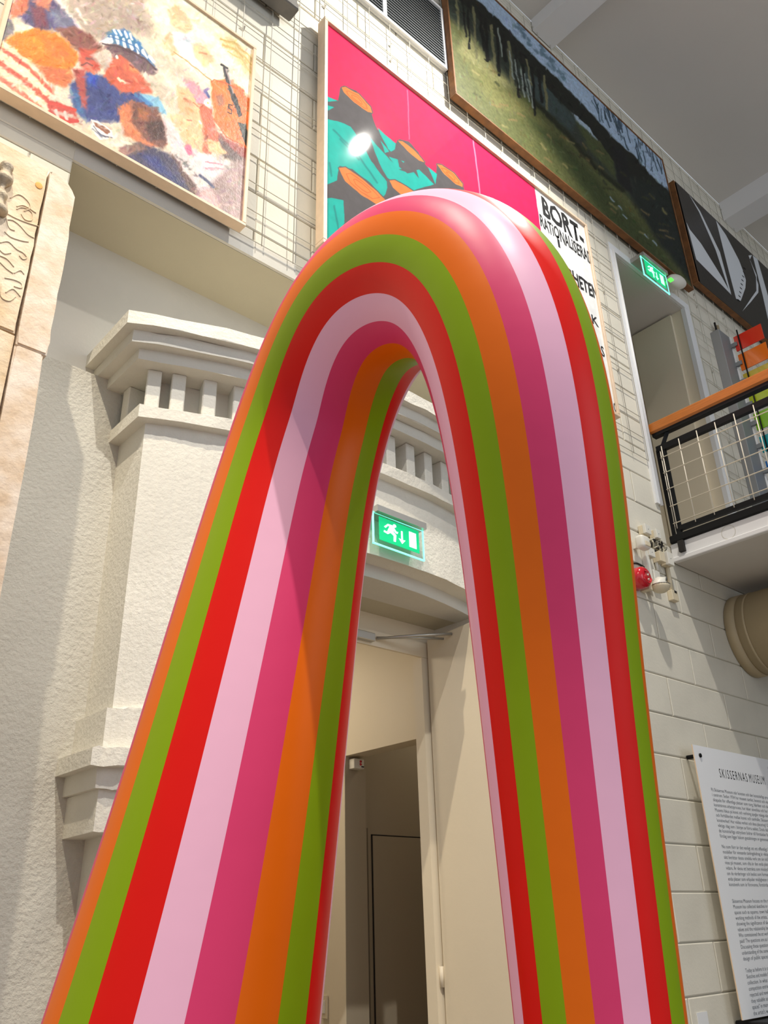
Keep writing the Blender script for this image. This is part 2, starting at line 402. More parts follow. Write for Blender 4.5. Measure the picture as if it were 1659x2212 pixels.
for k in range(20):
    f0 = PHI[k]; f1 = PHI[k + 1] if k < 19 else PHI[0] + 2 * math.pi
    NS = 8; ph = np.linspace(f0, f1, NS + 1); Q = arch_points(ph)
    eps = 1e-3
    dphi = arch_points(ph + eps) - arch_points(ph - eps); dl = np.gradient(Q, axis=0)
    N = np.cross(dl, dphi); N /= np.linalg.norm(N, axis=2)[..., None] + 1e-12
    if ((Q - P[:, None]) * N).sum() < 0: N = -N
    n0 = Q.shape[0]
    # hand-cut stripes: a faint waviness of the seams
    verts = Q.reshape(-1, 3); faces = []
    for i in range(n0 - 1):
        for j in range(NS):
            q = (i * (NS + 1) + j, i * (NS + 1) + j + 1, (i + 1) * (NS + 1) + j + 1, (i + 1) * (NS + 1) + j)
            faces.append(q)
    me = bpy.data.meshes.new('stripe'); me.from_pydata(verts.tolist(), [], faces); me.update()
    bmx = bmesh.new(); bmx.from_mesh(me); bmesh.ops.recalc_face_normals(bmx, faces=bmx.faces)
    bmx.faces.ensure_lookup_table(); fm = bmx.faces[len(bmx.faces) // 2]; iv = fm.verts[0].index
    if fm.normal.dot(Vector(N.reshape(-1, 3)[iv])) < 0: bmesh.ops.reverse_faces(bmx, faces=bmx.faces)
    bmx.to_mesh(me); bmx.free()
    for p_ in me.polygons: p_.use_smooth = True
    me.normals_split_custom_set_from_vertices([Vector(v) for v in N.reshape(-1, 3)])
    cn = NAMES[k % 5]; me.materials.append(M['arch_' + cn])
    o = bpy.data.objects.new('stripe', me); COL.objects.link(o); o.parent = arch; o['label'] = LAB[cn]

# ------------------------------------------------------------------ wire hanging grid in front of the wall
grid = thing('wire_grid', 'cream painted wire hanging grid fixed across the upper block wall', 'grid')
GY = WALL - 0.014; GR = 0.0022
zlo, zhi = 4.14, 7.84
def wire(p, q): tube('wire', M['wire'], [p, q], GR, grid, 5)
xs = [1.435 + 0.16 * k for k in range(-7, 42)]
HOLES = [(DX0 - 0.06, DX1 + 0.08, 3.0, DZ1 + 0.065), (1.66, 2.72, 6.345, 6.95)]      # doorway and vent are left free
for x in xs:
    segs = [(zlo if x < DX1 else 3.9, zhi)]
    for h in HOLES:
        if h[0] < x < h[1]:
            segs = [t for a, b in segs for t in ((a, min(b, h[2])), (max(a, h[3]), b)) if t[1] - t[0] > 0.05]
    for a, b in segs: wire((x, GY - 0.0044, a), (x, GY - 0.0044, b))
for k in range(0, 24):
    z = 4.15 + 0.16 * k
    if z > zhi: break
    segs = [(0.27, 8.1)]
    for h in HOLES:
        if h[2] < z < h[3]:
            segs = [t for a, b in segs for t in ((a, min(b, h[0] - 0.01)), (max(a, h[1] + 0.02), b)) if t[1] - t[0] > 0.05]
    for a, b in segs: wire((a, GY, z), (b, GY, z))
wire((1.64, GY, 6.34), (2.74, GY, 6.34))
bm = bmesh.new()
for x in xs[::3]:
    for z in (4.79, 5.43, 6.07, 6.2, 7.03):
        if (DX0 - 0.1 < x < DX1 + 0.1 and z < DZ1 + .1) or (1.6 < x < 2.8 and z > 6.3): continue
        tube_bm(bm, [(x + 0.012, WALL - 0.002, z - 0.03), (x + 0.012, GY, z - 0.012)], 0.005, 6)
finish(bm, 'wall_clip', M['wire'], grid, kind='stuff')

# ------------------------------------------------------------------ painted canvases
def smooth_noise(px, seed, scale):
    r = np.random.default_rng(seed); out = 0
    for o in range(3):
        f = scale / 2 ** o; ang = r.uniform(0, 6.28, 6)
        for a in ang: out = out + np.sin((px[..., 0] * math.cos(a) + px[..., 1] * math.sin(a)) * 6.28 / f + r.uniform(0, 6.28)) / 2 ** o
    return out / 6
def poly_sd(px, poly):
    poly = np.array(poly, float); n = len(poly); d = np.full(px.shape[:-1], 1e9); ins = np.zeros(px.shape[:-1], bool)
    x, y = px[..., 0], px[..., 1]
    for i in range(n):
        a, b = poly[i], poly[(i + 1) % n]; e = b - a; w0 = x - a[0]; w1 = y - a[1]
        t = np.clip((w0 * e[0] + w1 * e[1]) / max(e @ e, 1e-9), 0, 1)
        d = np.minimum(d, np.hypot(w0 - t * e[0], w1 - t * e[1]))
        if a[1] != b[1]:
            c = ((a[1] > y) != (b[1] > y)) & (x < (b[0] - a[0]) * (y - a[1]) / (b[1] - a[1]) + a[0]); ins ^= c
    return np.where(ins, -d, d)
def line_sd(px, pts):
    d = np.full(px.shape[:-1], 1e9)
    for a, b in zip(pts[:-1], pts[1:]):
        a = np.array(a, float); b = np.array(b, float); e = b - a; w0 = px[..., 0] - a[0]; w1 = px[..., 1] - a[1]
        t = np.clip((w0 * e[0] + w1 * e[1]) / max(e @ e, 1e-9), 0, 1)
        d = np.minimum(d, np.hypot(w0 - t * e[0], w1 - t * e[1]))
    return d
def canvas(name, parent, x0, x1, y, z0, z1, nx, nz, base, marks, wob, m, dabs=0, dlen=10, dwid=3, djit=14, res=1.4, ddir=None, seed=1, fine=(), mottle=0.0):
    """paint the picture on a raster of its own (soft polygons, lines, brush dabs) and carry the colours to the canvas mesh"""
    gx = np.linspace(x0, x1, nx); gz = np.linspace(z0, z1, nz)
    X, Z = np.meshgrid(gx, gz); W3 = np.stack([X, np.full_like(X, y), Z], -1); px = to_px(W3)
    lo = px.reshape(-1, 2).min(0) - 6; hi = px.reshape(-1, 2).max(0) + 6
    w, h = (np.ceil((hi - lo) * res)).astype(int)
    U, V = np.meshgrid(lo[0] + np.arange(w) / res, lo[1] + np.arange(h) / res); G0 = np.stack([U, V], -1)
    GW = G0 + wob * np.stack([smooth_noise(G0, 3, 36), smooth_noise(G0, 4, 36)], -1)
    img = np.zeros((h, w, 3)); img[:] = base
    def put(mk):
        kind, pts, c, soft = mk[:4]; pa_ = np.array(pts, float); mg = soft + 4 + wob * 2 + (mk[4] if kind == 'l' else 0)
        a0 = np.clip(((pa_.min(0) - mg - lo) * res).astype(int), 0, (w, h)); a1 = np.clip(((pa_.max(0) + mg - lo) * res).astype(int) + 1, 0, (w, h))
        if (a1 <= a0).any(): return
        sl = (slice(a0[1], a1[1]), slice(a0[0], a1[0])); g = GW[sl]
        sd = poly_sd(g, pts) if kind == 'p' else line_sd(g, pts) - mk[4]
        al = np.clip(0.5 - sd / max(soft, 0.3), 0, 1)[..., None]
        img[sl] = img[sl] * (1 - al) + np.array(c, float) * al
    for mk in marks: put(mk)
    if mottle: img *= (1 + mottle * (smooth_noise(G0, 8, 60) + 0.6 * smooth_noise(G0, 9, 22)))[..., None]
    r = np.random.default_rng(seed)
    for k in range(dabs):
        cx_, cy_ = r.uniform(0, w), r.uniform(0, h); big = r.uniform(0.6, 1.5); L = dlen * big * res; Wd = dwid * big * res
        th = r.normal(ddir, 0.5) if ddir is not None else r.uniform(0, 3.14)
        R2 = int(L + 2); xa, xb = max(int(cx_) - R2, 0), min(int(cx_) + R2, w); ya_, yb2 = max(int(cy_) - R2, 0), min(int(cy_) + R2, h)
        if xb - xa < 2 or yb2 - ya_ < 2: continue
        yy, xx = np.mgrid[ya_:yb2, xa:xb]; dx = xx - cx_; dy = yy - cy_
        q = ((dx * math.cos(th) + dy * math.sin(th)) / L) ** 2 + ((-dx * math.sin(th) + dy * math.cos(th)) / Wd) ** 2
        c = img[min(int(cy_), h - 1), min(int(cx_), w - 1)] + r.normal(0, djit) + r.normal(0, djit * 0.45, 3)
        al = (np.clip(1.15 - q, 0, 1) * 0.75)[..., None]
        img[ya_:yb2, xa:xb] = img[ya_:yb2, xa:xb] * (1 - al) + c * al
    for mk in fine: put(mk)
    fu = np.clip((px[..., 0] - lo[0]) * res, 0, w - 1.001); fv = np.clip((px[..., 1] - lo[1]) * res, 0, h - 1.001)
    iu = fu.astype(int); iv = fv.astype(int); du_ = (fu - iu)[..., None]; dv = (fv - iv)[..., None]
    iu1 = np.minimum(iu + 1, w - 1); iv1 = np.minimum(iv + 1, h - 1)
    col = (img[iv, iu] * (1 - du_) + img[iv, iu1] * du_) * (1 - dv) + (img[iv1, iu] * (1 - du_) + img[iv1, iu1] * du_) * dv
    col = np.clip(col, 2, 255) / 255.0
    col = np.where(col <= 0.04045, col / 12.92, ((col + 0.055) / 1.055) ** 2.4)
    idx = np.arange(nx * nz).reshape(nz, nx)
    F = np.stack([idx[:-1, :-1], idx[:-1, 1:], idx[1:, 1:], idx[1:, :-1]], -1).reshape(-1, 4)
    me = bpy.data.meshes.new(name); me.from_pydata(W3.reshape(-1, 3).tolist(), [], F.tolist()); me.update()
    ca = me.color_attributes.new('paint', 'FLOAT_COLOR', 'POINT')
    ca.data.foreach_set('color', np.concatenate([col.reshape(-1, 3), np.ones((nx * nz, 1))], 1).astype(np.float32).ravel())
    me.materials.append(m); o = bpy.data.objects.new(name, me); COL.objects.link(o); o.parent = parent
    return o
def frame(parent, x0, x1, y0, y1, z0, z1, w, m, back=None):
    for nm, q in (('frame_rail', (x0, x1, z0, z0 + w)), ('frame_rail', (x0, x1, z1 - w, z1)), ('frame_stile', (x0, x0 + w, z0 + w, z1 - w)), ('frame_stile', (x1 - w, x1, z0 + w, z1 - w))):
        box(nm, m, q[0], q[1], y0, y1, q[2], q[3], parent, 0.002)
    if back: box('backing', back, x0 + w, x1 - w, y0 + (y1 - y0) * 0.5, y1, z0 + w, z1 - w, parent)

M['oil'] = mat('oil_paint', (200, 200, 200), 0.5, 0.4, 60, 0.08, 50, bdist=0.005, vcol='paint', detail=4)
M['glazed'] = mat('glazed_paint', (200, 200, 200), 0.7, 0.0, 30, 0.10, 18, vcol='paint', coat=1.0, spec=0.05)
M['glazed'].node_tree.nodes['Principled BSDF'].inputs['Coat Roughness'].default_value = 0.03
M['varnish'] = mat('varnished_paint', (200, 200, 200), 0.6, 0.3, 80, 0.22, 50, vcol='paint', bdist=0.004, spec=0.2)

# painting A: loose oil sketch of a table party
pa = thing('party_painting', 'loosely brushed oil painting of people round a table, pale wood frame, upper left', 'painting')
YF = WALL - 0.075
fx0, fx1, fz0, fz1 = at_y(10, 22, YF)[0], at_y(543, 300, YF)[0], at_y(530, 488, YF)[2], at_y(556, 103, YF)[2]
frame(pa, fx0, fx1, WALL - 0.075, WALL - 0.026, fz0, fz1, 0.016, M['pale_wood'], M['dark'])
R_ = (218, 96, 78)
marksA = [('p', [(120, -40), (310, -40), (345, 70), (245, 90), (170, 70)], (176, 158, 146), 30),
 ('p', [(300, -60), (460, 20), (560, 90), (555, 280), (430, 190), (330, 60)], (250, 236, 205), 30),
 ('p', [(290, 90), (420, 170), (400, 260), (330, 190)], (222, 204, 184), 25),
 ('l', [(120, -5), (172, 62)], (242, 232, 222), 6, 5), ('l', [(165, 20), (185, 50)], (240, 226, 214), 5, 3),
 ('p', [(20, 25), (60, -20), (110, -10), (165, 60), (120, 66), (70, 62), (45, 40)], (84, 74, 116), 10),
 ('p', [(100, 20), (135, 18), (165, 58), (125, 66)], (112, 112, 138), 10),
 ('p', [(25, 8), (66, -20), (58, 28), (22, 40)], (206, 116, 88), 8), ('p', [(70, -20), (116, -20), (106, 20), (80, 16)], (208, 122, 98), 8),
 ('p', [(66, 14), (96, 16), (104, 60), (76, 60)], (120, 66, 84), 10),
 ('p', [(-20, 50), (15, 28), (32, 65), (12, 86), (-20, 95)], (128, 124, 132), 6), ('p', [(28, 42), (76, 62), (60, 74), (34, 68)], (242, 230, 206), 4),
 ('p', [(120, 62), (160, 56), (200, 78), (224, 112), (220, 132), (170, 112), (140, 86)], (134, 84, 78), 8),
 ('p', [(10, 86), (40, 70), (82, 61), (122, 72), (152, 96), (172, 126), (152, 152), (110, 152), (55, 128)], (238, 134, 44), 8),
 ('p', [(95, 82), (140, 96), (160, 130), (112, 140)], (246, 120, 58), 22),
 ('p', [(80, 142), (150, 150), (160, 165), (142, 190), (108, 180)], (218, 118, 76), 8),
 ('p', [(172, 106), (220, 106), (224, 130), (215, 152), (190, 157), (173, 142)], (206, 92, 74), 8), ('l', [(188, 126), (204, 128)], (120, 80, 82), 6, 3),
 ('p', [(180, 132), (196, 134), (194, 148), (182, 146)], (232, 120, 108), 6),
 ('p', [(150, 182), (190, 155), (225, 165), (300, 200), (330, 215), (352, 242), (260, 262), (190, 264), (160, 236)], (62, 72, 128), 8),
 ('p', [(190, 158), (212, 165), (206, 186), (190, 182)], (48, 84, 178), 10), ('p', [(150, 190), (170, 196), (186, 258), (166, 240)], (70, 110, 160), 12),
 ('p', [(158, 148), (184, 150), (188, 236), (176, 228)], (178, 84, 80), 7),
 ('p', [(-30, 66), (60, 128), (113, 196), (95, 244), (-30, 180)], (246, 224, 190), 4),
 ('l', [(-20, 88), (60, 145), (110, 196)], R_, 4, 4), ('l', [(-20, 122), (50, 172), (102, 216)], R_, 4, 5), ('l', [(-20, 152), (90, 236)], (228, 120, 96), 5, 5),
 ('p', [(196, 118), (226, 104), (254, 136), (236, 166)], (204, 186, 172), 8),
 ('p', [(250, 108), (306, 134), (302, 156), (332, 202), (262, 200), (224, 166)], (212, 102, 78), 7), ('p', [(276, 118), (302, 138), (300, 158), (280, 152)], (234, 142, 92), 7),
 ('p', [(222, 92), (260, 95), (312, 120), (340, 150), (332, 162), (302, 156), (262, 118), (248, 128)], (112, 88, 94), 5),
 ('p', [(218, 88), (240, 64), (270, 64), (300, 88), (338, 148), (312, 122), (262, 98)], (72, 122, 172), 4)]
marksA += [('p', [(210, 92), (232, 78), (246, 92), (224, 98)], (232, 226, 224), 4),
 ('l', [(252, 122), (254, 126)], (255, 240, 220), 2, 2.5), ('l', [(255, 168), (260, 174), (272, 177)], (252, 222, 190), 2, 2.5),
 ('p', [(300, 200), (345, 212), (364, 248), (332, 242)], (132, 182, 208), 5), ('l', [(292, 204), (326, 226)], (70, 120, 170), 4, 4),
 ('p', [(252, 232), (285, 216), (330, 235), (356, 270), (362, 312), (320, 320), (268, 292)], (218, 128, 88), 6), ('p', [(284, 218), (340, 234), (368, 300), (352, 322), (312, 302), (284, 262)], (124, 80, 70), 7),
 ('p', [(300, 234), (322, 240), (318, 262), (298, 256)], (178, 108, 78), 10), ('p', [(314, 264), (350, 261), (358, 302), (324, 302)], (82, 54, 54), 6),
 ('p', [(245, 326), (300, 308), (362, 330), (402, 370), (440, 450), (330, 400), (240, 340)], (66, 60, 90), 7), ('p', [(300, 330), (340, 340), (390, 400), (340, 370)], (50, 58, 122), 12),
 ('p', [(246, 322), (300, 308), (318, 322), (260, 340)], (150, 112, 102), 8), ('p', [(368, 330), (420, 370), (436, 440), (414, 426), (390, 372)], (98, 68, 64), 7),
 ('p', [(100, 212), (160, 235), (170, 262), (130, 268), (104, 242)], (194, 74, 64), 5), ('p', [(112, 236), (158, 248), (160, 256), (116, 246)], (206, 170, 158), 4),
 ('p', [(160, 252), (200, 288), (258, 322), (245, 345), (180, 305)], (218, 194, 170), 5),
 ('p', [(195, 258), (212, 262), (242, 284), (246, 298), (215, 302), (200, 286)], (240, 236, 230), 2), ('l', [(202, 264), (222, 272), (236, 286)], (150, 100, 80), 2, 3), ('l', [(200, 278), (216, 292), (242, 298)], (90, 90, 110), 2, 1),
 ('p', [(362, 16), (385, 12), (410, 40), (416, 62), (400, 74), (368, 52)], (246, 194, 156), 6), ('p', [(350, 86), (368, 68), (388, 110), (372, 120)], (242, 186, 150), 5),
 ('p', [(374, 70), (410, 74), (428, 110), (436, 146), (402, 128), (374, 96)], (222, 226, 236), 6), ('p', [(413, 94), (445, 98), (464, 132), (442, 146), (424, 126)], (246, 204, 160), 6), ('l', [(432, 114), (446, 116)], (214, 150, 110), 3, 2),
 ('p', [(468, 76), (500, 80), (556, 140), (550, 180), (505, 125)], (230, 204, 146), 14), ('l', [(476, 84), (510, 96), (546, 130)], (206, 170, 96), 4, 2), ('l', [(482, 96), (515, 112), (546, 150)], (206, 170, 96), 4, 2),
 ('p', [(454, 175), (490, 171), (520, 188), (542, 216), (548, 262), (538, 322), (500, 302), (464, 262)], (244, 120, 54), 4), ('p', [(466, 205), (480, 204), (486, 228), (470, 230)], (176, 110, 84), 6),
 ('p', [(468, 284), (500, 305), (545, 324), (535, 350), (490, 325)], (152, 68, 62), 6), ('p', [(462, 290), (480, 300), (530, 345), (520, 360), (480, 335)], (96, 72, 70), 8),
 ('l', [(484, 146), (500, 200), (518, 250)], (62, 56, 64), 2, 3), ('l', [(488, 150), (505, 205), (521, 250)], (160, 140, 140), 2, 1.5), ('l', [(478, 139), (492, 148)], (40, 36, 40), 1.5, 2),
 ('p', [(514, 264), (531, 270), (545, 312), (534, 322)], (48, 54, 54), 2), ('l', [(505, 205), (512, 226), (520, 248)], (40, 38, 42), 2, 4),
 ('l', [(376, 112), (440, 160), (545, 248)], (196, 156, 104), 1.5, 1.0), ('l', [(501, 227), (495, 226), (493, 232), (499, 238), (499, 246), (491, 243)], (30, 26, 26), 1.2, 1.0),
 ('p', [(382, 188), (410, 188), (452, 234), (446, 292), (405, 258), (384, 232)], (246, 188, 144), 5), ('l', [(398, 214), (412, 222)], (206, 136, 104), 5, 3),
 ('p', [(412, 190), (456, 238), (474, 302), (450, 342), (434, 334), (440, 282), (430, 230)], (206, 108, 80), 5),
 ('p', [(392, 168), (422, 178), (452, 212), (458, 236), (428, 222)], (228, 156, 172), 5), ('l', [(442, 196), (452, 210)], (80, 90, 150), 3, 3), ('l', [(448, 222), (450, 224)], (250, 244, 226), 2, 8), ('l', [(449, 223), (450, 224)], (230, 196, 90), 2, 2),
 ('p', [(362, 244), (400, 250), (442, 292), (438, 334), (398, 314), (376, 270)], (250, 192, 148), 5), ('p', [(446, 298), (470, 308), (494, 334), (450, 328)], (250, 200, 152), 5), ('p', [(436, 280), (448, 290), (446, 345), (434, 330)], (196, 104, 76), 4),
 ('p', [(350, 246), (372, 262), (402, 312), (440, 330), (504, 352), (494, 402), (445, 425), (392, 362), (362, 310)], (228, 214, 212), 6),
 ('p', [(362, 244), (400, 250), (442, 292), (438, 330), (400, 312), (378, 272)], (250, 192, 148), 6),
 ('l', [(406, 318), (410, 330)], (232, 118, 150), 4, 6), ('l', [(380, 336), (400, 352), (420, 378)], (120, 110, 110), 4, 2), ('l', [(432, 380), (462, 402)], (70, 74, 110), 3, 3), ('l', [(450, 350), (480, 356)], (216, 130, 150), 3, 1.5), ('l', [(440, 362), (470, 368)], (216, 130, 150), 3, 1.5),
 ('p', [(430, 425), (500, 352), (560, 330), (545, 520), (420, 440)], (170, 140, 136), 14), ('p', [(424, 410), (460, 410), (480, 470), (430, 440)], (210, 170, 166), 14)]
fineA = [('l', [(251.7, 80.0), (254.9, 93.3)], (238, 240, 240), 2, 3.2), ('l', [(265.8, 83.9), (270.5, 101.1)], (238, 240, 240), 2, 3.2), ('l', [(279.9, 88.6), (284.6, 105.8)], (238, 240, 240), 2, 3.2), ('l', [(294.0, 96.4), (300.3, 113.7)], (238, 240, 240), 2, 3.2), ('l', [(308.2, 109.0), (316.0, 124.6)], (238, 240, 240), 2, 3.2), ('l', [(322.3, 121.5), (333.2, 134.0)], (238, 240, 240), 2, 3.2), ('l', [(247.0, 65.1), (250.9, 72.9)], (238, 240, 240), 2, 2.4), ('l', [(256.4, 65.1), (261.1, 74.5)], (238, 240, 240), 2, 2.4), ('l', [(269.0, 68.2), (275.2, 80.8)], (238, 240, 240), 2, 2.4), ('l', [(281.5, 74.5), (286.2, 85.5)], (238, 240, 240), 2, 2.4), ('l', [(239.2, 79.2), (243.1, 90.2)], (238, 240, 240), 2, 2.4),
 ('l', [(233, 80), (262, 86), (296, 104), (330, 142)], (60, 104, 160), 2, 1.0), ('l', [(222, 94), (262, 102), (312, 126), (336, 150)], (84, 66, 74), 2, 1.6),
 ('l', [(376, 112), (440, 160), (545, 248)], (176, 138, 92), 1.2, 0.8), ('l', [(501, 227), (495, 226), (493, 232), (499, 238), (499, 246), (491, 243)], (30, 26, 26), 1.0, 1.0),
 ('l', [(484, 146), (500, 200), (518, 250)], (48, 44, 52), 1.5, 2.6), ('l', [(488, 150), (505, 205), (521, 250)], (170, 150, 150), 1.5, 1.2), ('l', [(478, 139), (492, 148)], (40, 36, 40), 1.5, 1.6),
 ('l', [(505, 205), (512, 226), (520, 248)], (40, 38, 42), 2, 3.4), ('p', [(514, 264), (531, 270), (545, 312), (534, 322)], (44, 50, 50), 2),
 ('l', [(456, 176), (462, 172), (490, 180), (512, 192), (536, 222), (546, 262)], (206, 84, 34), 2, 1.0), ('l', [(462, 258), (490, 296), (538, 322)], (214, 90, 40), 2, 1.2),
 ('l', [(200, 262), (214, 264), (240, 284), (242, 290), (226, 288), (206, 274), (200, 264)], (244, 242, 238), 1.5, 1.2), ('l', [(203, 272), (214, 288), (234, 296)], (70, 66, 90), 1.5, 0.8), ('l', [(208, 270), (222, 280), (232, 288)], (150, 92, 70), 2, 2.2),
 ('l', [(176, 140), (188, 136), (200, 142)], (120, 74, 70), 3, 1.6), ('l', [(196, 148), (204, 158)], (226, 120, 96), 3, 2.4), ('l', [(280, 140), (288, 146)], (150, 74, 60), 2, 1.4), ('l', [(272, 174), (284, 178)], (180, 70, 60), 3, 1.6),
 ('l', [(396, 212), (404, 216)], (190, 120, 88), 2, 1.4), ('l', [(418, 222), (428, 230)], (190, 120, 88), 2, 1.4), ('l', [(402, 232), (406, 246)], (226, 160, 118), 2, 1.2), ('l', [(404, 258), (414, 262)], (206, 120, 96), 2, 1.4),
 ('l', [(448, 222), (450, 224)], (252, 246, 230), 1.5, 6.5), ('l', [(449, 223), (450, 224)], (226, 190, 80), 1.5, 1.8), ('l', [(432, 262), (434, 266)], (250, 238, 220), 1.5, 2.2), ('l', [(404, 318), (410, 330)], (232, 118, 150), 3, 5), ('l', [(402, 320), (412, 326)], (206, 84, 120), 1.5, 1),
 ('l', [(434, 382), (448, 392), (462, 404)], (60, 64, 104), 2, 2.4), ('l', [(444, 350), (474, 354)], (216, 130, 150), 2, 1), ('l', [(452, 362), (484, 366)], (216, 130, 150), 2, 1),
 ('l', [(476, 84), (505, 92), (540, 122)], (196, 160, 88), 2, 1.2), ('l', [(482, 96), (512, 108), (544, 140)], (206, 170, 96), 2, 1.2), ('l', [(492, 112), (520, 126), (544, 160)], (212, 180, 110), 2, 1.2),
 ('l', [(108, 222), (162, 238)], (206, 70, 60), 2, 3.5), ('l', [(116, 262), (168, 262)], (196, 60, 54), 2, 4), ('l', [(120, 238), (126, 252)], (226, 196, 186), 2, 3), ('l', [(140, 242), (144, 256)], (226, 196, 186), 2, 3)]
canvas('canvas', pa, fx0 + 0.016, fx1 - 0.016, WALL - 0.066, fz0 + 0.016, fz1 - 0.016, 420, 460, (226, 210, 188), marksA, 1.8, M['oil'], 6500, 7, 2.4, 13, fine=fineA, mottle=0.10)

# painting B: magenta, teal and grey stumps with a lettered white panel
pb = thing('magenta_painting', 'wide glazed magenta painting with grey stumps, teal patches and a lettered white panel', 'painting')
YF = WALL - 0.085
mx0, mx1, mz0, mz1 = at_y(700, 300, YF)[0], at_y(1305, 695, YF)[0], at_y(697, 521, YF)[2], at_y(705, 36, YF)[2]
frame(pb, mx0, mx1, WALL - 0.085, WALL - 0.026, mz0, mz1, 0.022, M['pale_wood'], M['white'])
G = (92, 88, 90); T = (0, 186, 172); O2 = (250, 134, 62); TD = (0, 140, 135)
marksB = [('p', [(640, 190), (700, 207), (730, 217), (735, 190), (742, 185), (770, 196), (800, 235), (808, 262), (815, 280), (855, 310), (860, 302), (880, 307), (915, 350), (925, 362), (942, 376), (943, 358), (950, 353), (975, 368), (1000, 398), (1004, 415), (1018, 470), (1050, 545), (1100, 640), (1160, 830), (640, 830)], G, 1.0)]
for t in ([(640, 185), (700, 205), (730, 218), (700, 220), (640, 212)], [(640, 215), (699, 224), (722, 232), (700, 243), (640, 250)],
          [(640, 250), (699, 256), (730, 262), (758, 273), (790, 325), (802, 348), (835, 392), (837, 405), (833, 420), (828, 425), (800, 395), (760, 365), (733, 358), (728, 390), (698, 402), (640, 410)],
          [(798, 295), (815, 315), (862, 366), (878, 372), (905, 366), (938, 398), (925, 402), (890, 412), (875, 402), (855, 388), (842, 388), (836, 384), (818, 350)],
          [(815, 276), (855, 310), (853, 322), (845, 328), (838, 322)], [(822, 303), (841, 328), (832, 331)], [(840, 338), (875, 350), (868, 365), (858, 366)],
          [(640, 430), (698, 430), (715, 427), (742, 433), (744, 482), (722, 530), (640, 540)], [(924, 360), (944, 376), (941, 398)]): marksB.append(('p', t, T, 0.8))
marksB += [('p', [(862, 300), (884, 306), (905, 330), (896, 356), (905, 385), (894, 372), (880, 375), (862, 360), (858, 340), (872, 352), (880, 340)], G, 0.8)]
for q in ([(712, 352), (716, 380)], [(706, 440), (704, 505)], [(722, 445), (732, 500)], [(735, 300), (775, 345)], [(760, 315), (815, 395)], [(720, 280), (770, 330)]): marksB.append(('l', q, TD, 3, 1.6))
for e in ([(738, 189), (746, 188), (775, 203), (800, 231), (804, 244), (795, 242), (765, 221), (743, 200)], [(732, 363), (746, 361), (780, 384), (815, 414), (838, 438), (815, 442), (780, 421), (745, 391)],
          [(860, 304), (869, 305), (895, 324), (917, 351), (905, 347), (880, 326)], [(944, 355), (955, 357), (980, 374), (999, 397), (999, 404), (985, 398), (960, 376)], [(841, 390), (853, 389), (876, 402), (895, 414), (868, 422), (850, 406)]):
    marksB.append(('l', e + [e[0]], G, 0.8, 2.2)); marksB.append(('p', e, O2, 0.8))
    c = np.mean(e, 0)
    for s_ in (0.68, 0.36):
        if len(e) > 6: marksB.append(('l', [tuple(c + (np.array(p_) - c) * s_) for p_ in e + [e[0]]], (196, 84, 30), 0.8, 0.5))
marksB += [('l', [(880, 195), (882, 235), (884, 300)], (252, 130, 165), 2.5, 0.8), ('l', [(1022, 302), (1030, 360), (1037, 420)], (252, 150, 180), 2, 1.2)]
pwx = at_y(1156, 412, WALL - 0.07)[0]; pw = [to_px(np.array([pwx, WALL - 0.07, z])) for z in (4.1, 6.2)]
marksB.append(('p', [tuple(pw[0]), tuple(pw[1]), (1700, pw[1][1]), (1700, pw[0][1] + 900)], (244, 244, 242), 0.6))
pbc = canvas('canvas', pb, mx0 + 0.02, mx1 - 0.02, WALL - 0.070, mz0 + 0.02, mz1 - 0.02, 640, 440, (246, 24, 86), marksB, 0.7, M['glazed'], res=1.7)

def text_mesh(name, s, m, parent, x0, x1, z0, z1, y, shear=0.0, slope=0.0, bold=0.0, jitter=0.0, space=1.0, ch=None):
    cu = bpy.data.curves.new(name, 'FONT'); cu.body = s; cu.offset = bold; cu.resolution_u = 2; cu.space_character = space
    tmp = bpy.data.objects.new(name, cu); COL.objects.link(tmp)
    dg = bpy.context.evaluated_depsgraph_get(); dg.update()
    me = bpy.data.meshes.new_from_object(tmp.evaluated_get(dg))
    bpy.data.objects.remove(tmp); me.materials.clear(); me.materials.append(m)
    co = np.zeros(len(me.vertices) * 3); me.vertices.foreach_get('co', co); co = co.reshape(-1, 3)
    lo = co.min(0); hi = co.max(0)
    u = (co[:, 0] - lo[0]) / max(hi[0] - lo[0], 1e-6); v = co[:, 1] / ch if ch else (co[:, 1] - lo[1]) / max(hi[1] - lo[1], 1e-6)
    x = x0 + u * (x1 - x0); z = z0 + v * (z1 - z0) + slope * u
    if jitter: x = x + jitter * np.sin(u * 17 + v * 2); z = z + jitter * 1.5 * np.sin(u * 23 + 1)
    out = np.stack([x, np.full(len(x), y), z], -1)
    me.vertices.foreach_set('co', out.ravel()); me.update()
    o = bpy.data.objects.new(name, me); COL.objects.link(o); o.parent = parent
    return o
TY = WALL - 0.0712
def lett(t, l, r, top, bot, b, j=0.0):
    text_mesh('lettering', t, M['ink'], pbc, at_y(*l, TY)[0], at_y(*r, TY)[0], at_y(*bot, TY)[2], at_y(*top, TY)[2], TY, bold=b, jitter=j)
lett('BORT-', (1171, 445), (1262, 520), (1174, 427), (1171, 463), 0.035, 0.005)
lett('RATiONALiSERAD', (1166, 472), (1277, 549), (1168, 464), (1168, 489), 0.018, 0.0035)
lett('i', (1204, 520), (1209, 522), (1206, 510), (1205, 532), 0.02)
lett('iGHETEN', (1219, 580), (1291, 632), (1242, 588), (1241, 614), 0.03, 0.003)
lett('K', (1279, 690), (1293, 700), (1281, 681), (1283, 700), 0.015)
lett('S', (1299, 758), (1306, 764), (1301, 748), (1303, 770), 0.015)
lett('G', (1326, 880), (1334, 886), (1328, 870), (1329, 890), 0.015)

